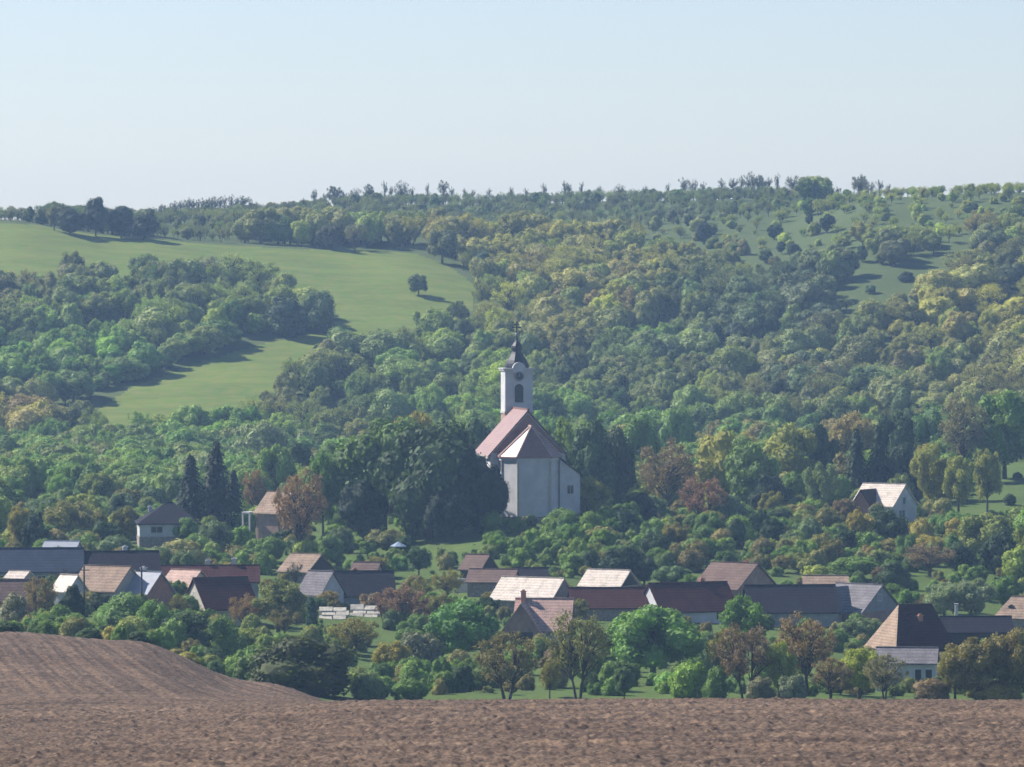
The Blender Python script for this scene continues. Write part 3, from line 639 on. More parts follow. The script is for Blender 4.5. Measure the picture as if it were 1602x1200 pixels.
a = MB()
for (x, y) in (pe[1], pe[2], pe[3], pe[4]): a.tube((x, y, AE + .12), rp, .14, .14, 5)
a.tube(rp, (0, 0, AR), .15, .15, 5); a.build('hip_ridge', M['r_pink'], ar)
a = MB()
for i in range(1, 5): (x, y) = pl[i]; a.box(x - .16, x + .16, y - .12, y + .12, -2.5, AE - .15)
a.build('corner_strip', M['offw'], aw)
a = MB(); pc = apse_poly(AW + .22, AD + .2); a.add([(x, y, AE - .55) for x, y in pc] + [(x, y, AE - .12) for x, y in pc], [tuple(range(n)), tuple(range(2 * n - 1, n - 1, -1))] + [(i, (i + 1) % n, (i + 1) % n + n, i + n) for i in range(n)])
a.build('cornice', M['white'], aw)
a = MB(); pc = apse_poly(AW + .15, AD + .15); a.add([(x, y, -3) for x, y in pc] + [(x, y, .7) for x, y in pc], [tuple(range(n)), tuple(range(2 * n - 1, n - 1, -1))] + [(i, (i + 1) % n, (i + 1) % n + n, i + n) for i in range(n)])
a.build('plinth', M['stone'], aw)
# sacristy on the right
a = MB(); a.prism([(AW, -3), (7.75, -3), (7.75, 7.2), (AW, 9.6)], -3.4, .8, 'y'); sac = a.build('sacristy', M['white'], ch)
a = MB(); a.prism([(AW - .05, 9.75), (8.1, 7.0), (8.1, 7.2), (AW - .05, 9.98)], -3.7, 1.0, 'y'); a.build('sacristy_roof', M['dkred'], sac)
window(sac, 'front', 6.2, 4.2, .95, 1.3, -3.4, frame='white')
# tower
TW = 2.22; tx, ty = 0.95, NL + TW
TZ = lambda v: Zv(v, CD + NL + TW) - CZ
z_s, z_w, z_c = TZ(644), TZ(646), TZ(577)
a = MB(); a.box(tx - TW, tx + TW, ty - TW, ty + TW, -3, z_w); a.build('tower_base', M['brown'], ch)
a = MB(); a.box(tx - TW - .02, tx + TW + .02, ty - TW - .02, ty + TW + .02, z_w, z_c); tow = a.build('tower', M['white'], ch)
a = MB(); a.box(tx - TW - .14, tx + TW + .14, ty - TW - .14, ty + TW + .14, z_w - .05, z_w + .28); a.build('string_course', M['offw'], tow)
for sx in (-1, 1):
    a = MB(); a.box(tx + sx * (TW - .22) - .24, tx + sx * (TW - .22) + .24, ty - TW - .09, ty - TW + .05, z_w + .28, z_c - .25)
    a.build('pilaster', M['white'], tow)
a = MB(); a.box(tx - TW - .28, tx + TW + .28, ty - TW - .28, ty + TW + .28, z_c - .25, z_c); a.box(tx - TW - .42, tx + TW + .42, ty - TW - .42, ty + TW + .42, z_c, z_c + .14)
a.build('cornice', M['white'], tow)
def arch_face(mb, cx, cz, r_, drop, y0, y1, n=14):
    pts = [(cx - r_, cz - drop)] + [(cx + r_ * math.cos(t_), cz + r_ * math.sin(t_)) for t_ in np.linspace(math.pi, 0, n)] + [(cx + r_, cz - drop)]
    mb.prism(pts, y0, y1, 'y')
a = MB(); arch_face(a, tx, z_c + .05, 1.05, .6, ty - TW - .40, ty - TW + .3); a.build('clock_gable', M['white'], tow)
zc_ = TZ(588)
a = MB(); yf = ty - TW; a.add([(tx + .78 * math.cos(t_), y, zc_ + .78 * math.sin(t_)) for y in (yf - .46, yf + .05) for t_ in np.linspace(0, 2 * math.pi, 21)[:-1]],
    [tuple(range(20)), tuple(range(39, 19, -1))] + [(i, (i + 1) % 20, (i + 1) % 20 + 20, i + 20) for i in range(20)]); ck = a.build('clock', M['grey'], tow)
a = MB(); a.add([(tx + .58 * math.cos(t_), y, zc_ + .58 * math.sin(t_)) for y in (yf - .49, yf - .4) for t_ in np.linspace(0, 2 * math.pi, 21)[:-1]],
    [tuple(range(20)), tuple(range(39, 19, -1))] + [(i, (i + 1) % 20, (i + 1) % 20 + 20, i + 20) for i in range(20)]); a.build('clock_face', M['metal'], ck)
a = MB(); a.box(tx - .03, tx + .03, yf - .53, yf - .495, zc_, zc_ + .42); a.box(tx - .28, tx, yf - .53, yf - .495, zc_ - .03, zc_ + .03); a.build('clock_hand', M['offw'], ck)
a = MB(); arch_face(a, tx, TZ(606), .95, TZ(606) - TZ(631), yf - .12, yf + .05); bw = a.build('belfry_window', M['white'], tow)
a = MB(); arch_face(a, tx, TZ(607), .70, TZ(607) - TZ(629), yf - .14, yf); lv = a.build('louvre', M['dark'], bw)
a = MB()
for q in np.linspace(TZ(628), TZ(606), 9): a.box(tx - .62, tx + .62, yf - .18, yf - .145, q, q + .1)
a.build('slat', M['metal'], lv)
# spire: concave helm, lantern bulb, ball, cross
q = CD / FOC * 1.02; zb = z_c + .14
prof = [(1.95, 0), (1.98, .3), (1.86, .8), (1.62, 1.35), (1.30, 1.9), (1.0, 2.4), (.80, 2.8), (.72, 3.05), (.86, 3.15), (.95, 3.45), (.88, 3.85), (.66, 4.2), (.42, 4.5), (.24, 4.9), (.12, 5.6)]
sc_ = 5.15 / 5.6
a = MB(); a.lathe([(r_ * 1.0, zb + z * sc_) for r_, z in prof], 8, tx, ty); sp = a.build('spire', M['spire'], ch)
a = MB(); a.lathe([(.02, 5.15 + zb - .1), (.2, 5.3 + zb - .1), (.28, 5.5 + zb - .1), (.2, 5.7 + zb - .1), (.02, 5.82 + zb - .1)], 10, tx, ty); a.build('ball', M['r_metal'], sp, smooth=True)
zx = zb + 5.6; a = MB(); a.box(tx - .12, tx + .12, ty - .1, ty + .1, zx, TZ(503)); zt = TZ(503)
a.box(tx - .75, tx + .75, ty - .06, ty + .06, zt - 1.05, zt - .85); a.box(tx - .42, tx + .42, ty - .062, ty + .062, zt - .55, zt - .38); a.build('cross', M['metal'], sp)
HOUSES += [(CX, CD, 9), (CX - 1, CD + 12, 8), (CX + 5, CD - 2, 4)]; RECTS.append((770, 905, 640, 800, CD - 8))
RECTS.append((785, 832, 500, 650, CD + 10))

# ------------------------------------------------------------------ trees set by hand: column, top row, base row, width, kind, colour, label
T = [
 # along the field edge
 (793, 985, 1096, 118, 'open', (.115,.095,.042), 'olive-gold multi-stemmed tree at the field edge below the pinkish roof'),
 (905, 948, 1096, 112, 'open', (.075,.085,.04), 'dark olive tree with twin trunks at the field edge'),
 (1166, 968, 1096, 104, 'open', (.125,.085,.055), 'red-brown budding tree with dark trunk at the field edge'),
 (1262, 950, 1090, 108, 'open', (.15,.10,.055), 'orange-brown budding tree right of the red-brown one'),
 (1022, 944, 1070, 158, 'round', (.065,.125,.035), 'broad bright green tree right of the twin-trunk tree'),
 (727, 935, 1040, 122, 'round', (.045,.105,.03), 'rounded fresh green tree left of the pinkish roof'),
 (478, 997, 1090, 172, 'bush', (.040,.055,.020), 'big dark olive bush rounding the corner of the ploughed field', 'shrub'),
 (400, 1004, 1072, 70, 'bush', 'green', 'green flank bush joined to the big dark olive bush', 'shrub'),
 (291, 952, 1024, 84, 'bush', 'deep', 'dark green round shrub at the top of the ploughed slope', 'shrub'),
 (195, 930, 988, 84, 'bush', (.07,.13,.045), 'bright green dome-shaped bush above the ploughed slope', 'shrub'),
 (113, 915, 975, 46, 'dense', 'dark', 'small black-green tree above the ploughed slope'),
 (160, 926, 975, 54, 'dense', 'dark', 'dark shrubby tree right beside the small black-green tree'),
 (487, 934, 996, 24, 'column', (.02,.06,.03), 'slim dark green column-shaped thuja beside the stone wall'),
 (435, 905, 995, 100, 'loose', (.085,.11,.045), 'grey-green airy tree left of the thuja'),
 (382, 925, 992, 60, 'open', (.16,.10,.05), 'orange-brown airy tree left of the grey-green tree'),
 (445, 945, 1000, 60, 'open', (.12,.10,.04), 'tawny twiggy tree in front of the grey-green tree'),
 (632, 908, 985, 88, 'open', 'rust', 'rust-brown rounded shrub tree at the end of the pale stone wall'),
 (600, 925, 975, 40, 'open', 'maroon', 'small dark maroon tree behind the rust-brown shrub'),
 (690, 925, 985, 50, 'loose', 'olive', 'olive tree between the rust shrub and the rounded fresh green tree'),
 (655, 982, 1052, 74, 'bush', (.07,.085,.06), 'grey-green rounded shrub below the rust-brown tree', 'shrub'),
 (577, 1052, 1098, 60, 'bush', (.08,.12,.06), 'pale green low bush at the right foot of the big dark bush', 'shrub'),
 (555, 962, 1030, 90, 'open', 'olive', 'tawny olive scrub tree above the big dark bush'),
 (612, 1000, 1062, 66, 'loose', 'yolive', 'yellowish scrub beside the grey-green rounded shrub'),
 (690, 1030, 1084, 44, 'bush', 'green', 'small round green bush left of the olive-gold tree', 'shrub'),
 (722, 1035, 1085, 46, 'bush', 'deep', 'darker round bush touching the olive-gold tree', 'shrub'),
 (640, 1062, 1098, 60, 'bush', 'green', 'low green bush at the field edge left of the olive-gold tree', 'shrub'),
 (860, 1030, 1092, 40, 'open', 'olive', 'thin olive sapling between the gold and twin-trunk trees'),
 (977, 1038, 1096, 36, 'loose', (.06,.10,.06), 'little dark-stemmed tree in front of the broad green tree'),
 (1080, 1030, 1094, 66, 'bush', 'bright', 'bright green leafy bush left of the red-brown tree', 'shrub'),
 (1120, 1045, 1096, 44, 'bush', 'green', 'green low bush under the left side of the red-brown tree', 'shrub'),
 (1135, 975, 1075, 60, 'loose', 'olive', 'olive tree tucked behind the red-brown tree'),
 (1165, 930, 1030, 90, 'loose', 'green', 'green tree standing just behind the red-brown tree'),
 (1110, 990, 1050, 40, 'bush', 'blue', 'blue-green bush between broad green and red-brown trees', 'shrub'),
 (1218, 1000, 1096, 58, 'loose', 'lime', 'yellow-green tree between the red-brown and orange-brown trees'),
 (1300, 1025, 1096, 80, 'open', (.15,.11,.06), 'tan twiggy tree right of the orange-brown tree'),
 (1345, 1008, 1094, 84, 'loose', 'lime', 'lime-green tree at the field edge left of the white annex'),
 (1385, 1020, 1098, 80, 'open', 'grey', 'grey-green airy tree in front of the white annex'),
 (1240, 1050, 1098, 50, 'bush', (.08,.11,.08), 'silvery low bush under the orange-brown tree', 'shrub'),
 (1190, 1055, 1098, 46, 'bush', 'grey', 'grey low bush right of the red-brown tree trunk', 'shrub'),
 (1345, 962, 1006, 72, 'loose', 'blue', 'blue-green tree in front of the grey gabled house'),
 (1310, 985, 1020, 40, 'bush', 'green', 'green bush left of the bright hip end', 'shrub'),
 (1530, 988, 1100, 116, 'loose', (.088,.088,.040), 'big golden-olive tree right of the white annex'),
 (1585, 978, 1100, 90, 'loose', (.095,.092,.042), 'golden-olive tree cut by the right frame edge'),
 (1495, 1010, 1100, 60, 'loose', (.11,.11,.04), 'smaller olive tree touching the white annex porch'),
 (1560, 1062, 1102, 90, 'bush', 'yolive', 'low olive hedge bush under the golden-olive trees', 'shrub'),
 (1455, 1062, 1100, 60, 'bush', 'brown', 'brown low bush in front of the annex', 'shrub'),
 (20, 930, 992, 56, 'bush', 'grey', 'grey-green bush at the left edge above the ploughed slope', 'shrub'),
 (62, 900, 975, 66, 'open', (.14,.10,.05), 'tawny brown tree in front of the red-brown cottage'),
 (60, 955, 992, 60, 'bush', 'green', 'green bush under the tawny brown tree', 'shrub'),
 (82, 965, 994, 30, 'bush', 'deep', 'small dark bush on the ploughed slope edge left of the lime bush', 'shrub'),
 (120, 968, 996, 64, 'bush', 'lime', 'lime low bush on the edge of the ploughed slope', 'shrub'),
 (168, 975, 1000, 36, 'bush', 'dark', 'small black low bush on the edge of the ploughed slope', 'shrub'),
 (225, 980, 1006, 60, 'bush', 'olive', 'olive low bush right of the dome-shaped bush', 'shrub'),
 (240, 940, 1002, 60, 'bush', 'green', 'green bush between dome-shaped and dark round shrubs', 'shrub'),
 (345, 965, 1036, 66, 'bush', 'green', 'green bush right of the dark round shrub', 'shrub'),
 (335, 1015, 1048, 50, 'bush', 'deep', 'low deep green bush at the field slope right of the dark round shrub', 'shrub'),
 (158, 890, 935, 62, 'bush', (.15,.12,.045), 'golden-olive round shrub in front of the straw-tan roof', 'shrub'),
 (140, 925, 958, 50, 'bush', 'olive', 'olive shrub under the straw-tan roof', 'shrub'),
 # village gaps
 (286, 845, 885, 88, 'bush', (.14,.13,.045), 'golden-olive rounded shrub below the pyramid-roof house', 'shrub'),
 (462, 875, 925, 34, 'bare', 'dark', 'small dark bare tree in front of the tan and grey roofs'),
 (515, 835, 885, 46, 'round', (.07,.125,.05), 'pale-rimmed small round tree below the dark church trees'),
 (535, 822, 880, 44, 'round', 'blue', 'blue-green small tree beside the pale-rimmed one'),
 (655, 852, 905, 46, 'loose', (.05,.09,.045), 'dark green small tree beside the garden canopy'),
 (700, 885, 945, 60, 'open', 'olive', 'umbrella-shaped olive tree left of the whitish wall'),
 (605, 825, 868, 70, 'loose', (.10,.115,.06), 'grey-olive small tree at the foot of the big dark trees'),
 (292, 808, 862, 42, 'round', (.06,.12,.04), 'round green tree right of the pyramid-roof house'),
 (338, 812, 872, 56, 'round', 'blue', 'blue-green round tree below the dark conifers'),
 (376, 820, 872, 40, 'round', 'bright', 'bright green small tree below the porch house'),
 (420, 838, 882, 56, 'round', 'green', 'green rounded tree below the orange tree'),
 (480, 840, 885, 44, 'bush', 'lime', 'lime bush above the sunlit tan roof', 'shrub'),
 (960, 898, 925, 0, None, None, None),
 (975, 852, 915, 76, 'round', 'dark', 'dark rounded tree right above the cream-white roof'),
 (1008, 868, 920, 50, 'round', 'dark', 'black-green tree right of the dark rounded one'),
 (1052, 884, 925, 64, 'round', (.06,.11,.05), 'pale-rimmed round green tree above the long dark red roof'),
 (990, 902, 928, 26, 'round', 'olive', 'little round olive tree on the right end of the cream-white roof'),
 (1170, 925, 960, 60, 'loose', 'deep', 'deep green tree in front of the navy-black roof'),
 (1478, 905, 970, 74, 'loose', 'silver', 'left of the two silvery willow-like trees'),
 (1520, 902, 972, 84, 'loose', (.11,.15,.10), 'right of the two silvery willow-like trees'),
 (1422, 920, 975, 44, 'round', 'green', 'green tree between grey gable and silvery trees'),
 (1575, 900, 955, 60, 'round', 'green', 'green tree above the tan hipped cottage'),
 (1398, 878, 935, 66, 'dense', 'deep', 'deep green tree behind the grey gabled house'),
 (1340, 868, 910, 90, 'round', 'green', 'wide green tree above the grey gabled house'),
 (1275, 882, 915, 50, 'round', 'lime', 'lime-green tree just above the small tan ridge roof'),
 # round the church
 (600, 645, 842, 165, 'round', (.050,.095,.026), 'largest dark green tree left of the church'),
 (545, 678, 838, 104, 'round', (.045,.085,.025), 'mid-green tall tree at the left end of the dark church trees'),
 (672, 652, 846, 140, 'round', (.032,.066,.022), 'dark green tall tree between the largest one and the church'),
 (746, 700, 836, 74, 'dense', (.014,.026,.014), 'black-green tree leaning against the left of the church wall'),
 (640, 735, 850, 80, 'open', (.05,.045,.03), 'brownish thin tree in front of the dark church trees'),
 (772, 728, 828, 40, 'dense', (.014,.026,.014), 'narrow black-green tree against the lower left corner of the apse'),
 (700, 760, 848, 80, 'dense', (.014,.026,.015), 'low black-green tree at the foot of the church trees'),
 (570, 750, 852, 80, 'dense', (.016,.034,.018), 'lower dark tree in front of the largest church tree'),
 (655, 632, 790, 90, 'loose', 'yolive', 'yellow-olive tree rising behind the dark church trees'),
 (745, 650, 780, 60, 'round', 'deep', 'deep green tree behind the nave roof on its left'),
 (875, 648, 792, 64, 'loose', (.075,.125,.03), 'bright green tree right behind the nave roof'),
 (922, 655, 800, 72, 'dense', (.03,.062,.022), 'dark green tall tree right of the church'),
 (965, 668, 800, 54, 'dense', (.026,.055,.022), 'dark tree beside the tall one right of the church'),
 (921, 742, 822, 78, 'loose', (.125,.145,.045), 'yellow-green cone-shaped tree in front of the sacristy'),
 (880, 795, 832, 60, 'bush', 'green', 'green bush at the right foot of the church', 'shrub'),
 (1045, 680, 812, 112, 'open', (.12,.085,.05), 'broad brown budding tree right of the church'),
 (1100, 740, 828, 84, 'open', (.14,.075,.05), 'reddish-brown tree in front of the broad brown one'),
 (1125, 672, 800, 80, 'round', (.135,.145,.035), 'golden-green tree right of the broad brown tree'),
 (1175, 682, 806, 100, 'dense', (.065,.11,.03), 'large green tree with shaded right side behind the thicket'),
 (1205, 740, 812, 70, 'dense', 'dark', 'dark tree at the foot of the large green tree'),
 (1140, 772, 832, 66, 'dense', 'blue', 'blue-green flat-topped tree below the golden-green tree'),
 (1005, 770, 830, 50, 'dense', 'dark', 'dark gap tree below the broad brown tree'),
 (1000, 645, 775, 56, 'round', 'green', 'green rounded tree behind the dark one right of the church'),
 (1060, 632, 760, 50, 'round', (.07,.12,.05), 'egg-shaped green tree standing highest behind the brown tree'),
 (1240, 660, 790, 84, 'round', (.12,.15,.04), 'tall yellow-green tree left of the black conifers'),
 (1282, 662, 780, 56, 'dense', 'deep', 'deep green tree between yellow-green tree and black conifers'),
 (1284, 720, 812, 62, 'loose', (.075,.105,.045), 'cone-shaped grey-green tree left of the lone bright-roofed house'),
 (1335, 640, 770, 90, 'loose', (.17,.13,.055), 'orange-tan tree behind the black conifers'),
 (1340, 670, 792, 56, 'conifer', 'dark', 'left black conifer behind the lone bright-roofed house', 'tree'),
 (1375, 664, 792, 60, 'conifer', 'dark', 'middle black conifer behind the lone bright-roofed house', 'tree'),
 (1408, 690, 790, 56, 'dense', 'dark', 'black-green tree at the right of the conifers'),
 (1400, 640, 765, 60, 'round', 'deep', 'deep green tree right of the orange-tan tree'),
 (1455, 690, 805, 62, 'loose', (.135,.155,.045), 'yellow-green tree just right of the lone house'),
 (1500, 705, 808, 56, 'loose', (.13,.15,.05), 'yellow-green tree beside the green slope, middle of three'),
 (1545, 700, 806, 54, 'loose', (.125,.145,.05), 'yellow-green slim tree at the edge of the green slope'),
 (1508, 602, 760, 84, 'open', (.095,.085,.05), 'tall brown airy tree with dark trunk above the yellow-green trees'),
 (1572, 604, 752, 110, 'round', (.06,.115,.03), 'big fresh green tree at the right edge above the green slope'),
 (1452, 640, 750, 70, 'round', (.05,.10,.04), 'green tree left of the tall brown airy tree'),
 (1580, 772, 792, 22, 'bush', 'deep', 'small dark bush on the green slope', 'shrub'),
 (1592, 738, 750, 16, 'bush', 'deep', 'tiny dark bush high on the green slope', 'shrub'),
 (1540, 800, 880, 96, 'round', (.09,.12,.035), 'big olive-green tree at right below the green slope'),
 (1565, 830, 905, 70, 'dense', 'dark', 'dark tree in front of the big olive-green one'),
 (1595, 850, 915, 60, 'round', 'lime', 'lime tree at the right edge above the tan cottage'),
 (1455, 845, 905, 90, 'open', (.12,.085,.055), 'brownish twiggy tree between the thicket and silvery trees'),
 (1385, 790, 862, 84, 'dense', 'deep', 'deep green tree hiding the front of the lone bright-roofed house'),
 (1345, 795, 868, 50, 'loose', 'yolive', 'olive tree left in front of the lone house'),
 (1325, 775, 835, 50, 'loose', 'brown', 'brownish tree at the left corner of the lone house'),
 # left side
 (338, 690, 835, 76, 'conifer', 'spruce', 'right of the two dark conifers beside the pyramid-roof house', 'tree', 0),
 (298, 712, 835, 72, 'conifer', 'spruce', 'left of the two dark conifers beside the pyramid-roof house', 'tree', 1),
 (365, 735, 832, 50, 'conifer', 'spruce', 'smaller dark conifer right of the pair', 'tree', 2),
 (468, 722, 885, 92, 'open', (.165,.10,.06), 'bright orange-brown tree over the porch house'),
 (430, 692, 800, 56, 'round', (.075,.135,.03), 'bright green tree behind the porch house'),
 (398, 728, 812, 46, 'open', (.15,.09,.045), 'small orange tree left of the bright green one'),
 (404, 654, 765, 96, 'round', (.085,.12,.065), 'pale grey-green rounded tree above the conifers'),
 (470, 690, 790, 56, 'dense', 'deep', 'deep green tree between bright green and dark church trees'),
 (505, 700, 845, 60, 'loose', 'green', 'green tree right of the orange-brown one'),
 (310, 700, 790, 60, 'round', (.10,.14,.08), 'pale silvery-green dome tree behind the dark conifers'),
 (30, 790, 868, 46, 'loose', 'yolive', 'yellow-olive upright shrub tree at the left edge above the slate roof'),
 (55, 800, 870, 40, 'dense', 'dark', 'dark tree right of the yellow-olive shrub tree'),
 (110, 780, 855, 90, 'loose', (.10,.11,.05), 'broad olive fan-shaped tree above the slate roof'),
 (165, 812, 862, 56, 'round', 'deep', 'deep green tree left of the pyramid-roof house'),
 (195, 790, 850, 50, 'loose', 'olive', 'olive tree touching the left wall of the pyramid-roof house'),
 (180, 838, 875, 60, 'bush', 'blue', 'blue-green low bush left below the pyramid-roof house', 'shrub'),
 (245, 855, 885, 60, 'bush', 'blue', 'blue-grey hedge below the pyramid-roof house', 'shrub'),
]
for row in T:
    if row[4] is None: continue
    u, vt, vb, wp, kd, col, lab = row[:7]; cat = row[7] if len(row) > 7 else None; pk = row[8] if len(row) > 8 else None
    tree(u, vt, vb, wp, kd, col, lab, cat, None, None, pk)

# lone trees on the far hill (still single trees one can tell apart)
FAR = [
 (655, 427, 464, 36, 'round', (.055,.085,.04), 'lone round tree in the middle of the meadow'),
 (1101, 346, 384, 27, 'round', 'dark', 'dark egg-shaped tree alone in the grassy clearing'),
 (1079, 336, 358, 18, 'round', 'dark', 'small dark tree above the egg-shaped one'),
 (1243, 380, 408, 24, 'round', 'dark', 'dark ball-shaped tree in the right clearing'),
 (1211, 351, 376, 24, 'round', 'deep', 'deep green ball tree upper left in the right clearing'),
 (1294, 334, 366, 22, 'dense', 'dark', 'dark upright tree in the right clearing'),
 (1266, 334, 352, 14, 'dense', 'dark', 'small dark tree left of the upright one'),
 (1222, 376, 398, 16, 'round', 'deep', 'small green tree between the two ball trees'),
 (1535, 325, 390, 64, 'open', (.12,.12,.055), 'large pale spreading tree high on the right hill'),
 (1348, 383, 412, 22, 'dense', 'deep', 'dark cone tree at the start of the grassy strip'),
 (1417, 425, 442, 30, 'bush', 'dark', 'dark bush in the grassy strip', 'shrub'),
 (150, 309, 370, 46, 'dense', (.03,.045,.03), 'tallest dark tree of the clump on the left ridge'),
 (110, 322, 366, 56, 'dense', (.035,.05,.03), 'dark tree left in the clump on the left ridge'),
 (190, 322, 373, 50, 'dense', (.028,.045,.03), 'dark tree right in the clump on the left ridge'),
 (225, 335, 376, 50, 'dense', (.03,.045,.03), 'dark tree at the right end of the clump on the left ridge'),
 (85, 318, 362, 30, 'loose', (.08,.09,.05), 'paler thin tree at the left end of the ridge clump'),
 (450, 462, 530, 74, 'dense', (.03,.055,.035), 'large dark dome tree at the tip of the left wood'),
 (498, 452, 522, 48, 'round', (.05,.08,.04), 'green tree at the very tip of the left wood'),
 (510, 485, 521, 36, 'dense', (.04,.065,.04), 'small dark tree where left wood meets the meadow'),
 (325, 395, 452, 56, 'bare', (.06,.055,.05), 'grey bare tree standing above the left wood'),
 (515, 350, 391, 40, 'round', (.05,.06,.045), 'dark round tree on the upper rim of the meadow'),
 (555, 345, 391, 44, 'bare', (.09,.08,.055), 'brown bare tree on the upper rim of the meadow'),
 (692, 356, 412, 54, 'round', (.06,.08,.04), 'dark round tree right of the meadow top'),
 (755, 392, 440, 40, 'dense', (.035,.065,.045), 'dark tree at the right corner of the meadow'),
 (1120, 505, 575, 44, 'dense', (.035,.06,.045), 'dark dome tree, left of the pair on the mid hillside'),
 (1155, 503, 572, 40, 'dense', (.04,.065,.05), 'dark dome tree, right of the pair on the mid hillside'),
 (1085, 552, 585, 26, 'round', (.035,.065,.04), 'small dark oval tree left below the dome pair'),
 (1110, 440, 490, 90, 'dense', (.035,.06,.035), 'broad dark crown high on the mid hillside'),
]
for row in FAR:
    u, vt, vb, wp, kd, col, lab = row[:7]; tree(u, vt, vb, wp, kd, col, lab, row[7] if len(row) > 7 else None, None, inv(u, vb, 1110, 2600))
# skyline trees: thin crowns standing against the sky
SKY = [(8,326,12),(64,324,9),(268,316,10),(283,311,9),(297,306,9),(311,310,8),(325,309,8),(338,308,9),(352,303,8),(370,306,9),(392,311,9),(420,316,8),(475,308,9),(508,300,9),(538,296,9),(645,290,9),(707,290,8),(765,292,9),(800,290,8),(938,288,8),(1010,288,9),(1045,284,8),(1160,272,9),(1203,274,9),(20,320,10),(37,322,14),(52,326,10),(92,320,12),(240,322,12),(255,318,14),(275,312,16),(290,309,14),(303,308,12),(318,307,16),(332,304,14),(345,305,14),(362,301,10),(381,303,22),(402,314,12),(432,315,10),(460,314,10),
       (492,292,10),(523,288,22),(556,292,18),(577,286,14),(602,280,9),(612,288,7),(629,281,20),(669,284,7),(694,279,20),(727,292,8),(740,294,8),(823,292,8),(851,284,9),(884,280,12),(890,284,10),(910,282,8),(970,287,16),
       (1070,275,18),(1085,278,14),(1100,282,10),(1129,276,12),(1147,275,16),(1174,267,22),(1190,272,18),(1216,268,9),(1240,271,20),(1257,280,14),(1272,284,20),(1310,290,12),(1345,270,22),(1360,282,18),(1376,279,12),(1390,286,10),(1420,293,12),(1445,296,10),(1540,288,20),(1595,286,10)]
_n = 0
def side(u):
    return ('far left' if u < 260 else 'left' if u < 330 else 'mid-left' if u < 480 else 'centre-left' if u < 680 else 'centre' if u < 1060 else 'centre-right' if u < 1300 else 'right')
sky_rows = []
for (u, vt, wp) in SKY:
    Ds = np.arange(1340, 1760, 4.0); vv = HV - gz((u - CU) / FOC * Ds, Ds) * FOC / Ds; Dk = float(Ds[np.argmin(vv)])
    sky_rows.append((u, vt, wp, Dk, side(u)))
ORD = ['first', 'second', 'third', 'fourth', 'fifth', 'sixth', 'seventh', 'eighth', 'ninth', 'tenth', 'eleventh', 'twelfth', 'thirteenth', 'fourteenth', 'fifteenth', 'sixteenth', 'seventeenth', 'eighteenth', 'nineteenth', 'twentieth'] + ['%d-th' % k for k in range(21, 60)]
cnt = {}
for (u, vt, wp, Dk, sd_) in sorted(sky_rows):
    cnt[sd_] = cnt.get(sd_, 0) + 1
    kd = 'tall' if wp < 13 else random.choice(['bare', 'tall', 'open'])
    look = 'thin' if wp < 13 else 'bushy'
    tree(u, vt, gv(u, Dk), wp * 1.45, kd, (.060, .068, .055), f'{look} tree against the sky, {ORD[cnt[sd_]-1]} from left on the {sd_} ridge', 'tree', 'trees along the skyline', Dk)

# ------------------------------------------------------------------ shrubs and trees of the valley (each one a thing), filled in between the hand-set ones
def near_house(x, y, r):
    return any((x - hx) ** 2 + (y - hy) ** 2 < (hr + r) ** 2 for hx, hy, hr in HOUSES)
def covers(u, vtop, vbase, hwp, D):
    return any(D < rd + 3 and u + hwp > a and u - hwp < b and vtop < d and vbase > c for a, b, c, d, rd in RECTS)
GREENS_OPEN = [(1490, 1700, 722, 842), (640, 760, 846, 872), (425, 560, 1066, 1096)]   # stays grass
ZONES = [  # u0,u1,v0,v1, count, width px, height px, kinds, colours, phrase
 (880, 1310, 815, 905, 46, (34, 58), (34, 52), ['round', 'bush', 'round', 'loose'], ['green', 'bright', 'deep', 'blue', 'olive', 'green'], 'slope above the central roofs'),
 (1300, 1602, 820, 905, 24, (36, 64), (36, 56), ['round', 'bush', 'loose'], ['green', 'deep', 'olive', 'yolive', 'green'], 'slope below the lone bright-roofed house'),
 (770, 900, 838, 888, 14, (30, 46), (26, 38), ['bush', 'round', 'loose'], ['green', 'bright', 'olive', 'green'], 'bank below the church'),
 (380, 640, 835, 880, 10, (28, 44), (26, 36), ['bush', 'round'], ['green', 'deep', 'bright'], 'gardens below the dark church trees'),
 (0, 260, 690, 850, 34, (46, 74), (40, 56), ['round', 'loose', 'round'], [(.07,.125,.04), (.075,.12,.05), 'green', 'lime', 'olive', 'blue'], 'left slope above the slate roofs'),
 (260, 560, 700, 790, 14, (44, 66), (44, 60), ['round', 'loose'], ['green', 'olive', 'deep', (.09,.12,.07)], 'slope behind the conifers'),
 (860, 1320, 730, 800, 28, (44, 70), (50, 76), ['round', 'loose', 'dense'], ['green', (.07,.115,.04), 'olive', 'deep', 'yolive'], 'wood right of the church'),
 (1300, 1602, 700, 770, 14, (46, 72), (54, 80), ['round', 'loose'], ['green', 'deep', 'olive', 'yolive'], 'wood behind the lone bright-roofed house'),
 (230, 700, 900, 1010, 18, (30, 50), (24, 40), ['bush', 'loose', 'open'], ['green', 'olive', 'brown', 'yolive'], 'gardens before the left cottages'),
 (690, 1480, 1000, 1092, 26, (26, 46), (20, 36), ['bush', 'loose', 'bush'], ['green', 'olive', 'deep', 'bright', 'brown'], 'scrub behind field-edge trees'),
 (240, 1560, 905, 985, 30, (28, 46), (26, 40), ['round', 'loose', 'bush', 'open'], ['green', 'olive', 'deep', 'bright', 'brown'], 'yards between the houses'),
 (0, 430, 1000, 1050, 14, (30, 50), (18, 28), ['bush'], ['green', 'olive', 'deep', 'yolive'], 'hedge atop the ploughed slope')]
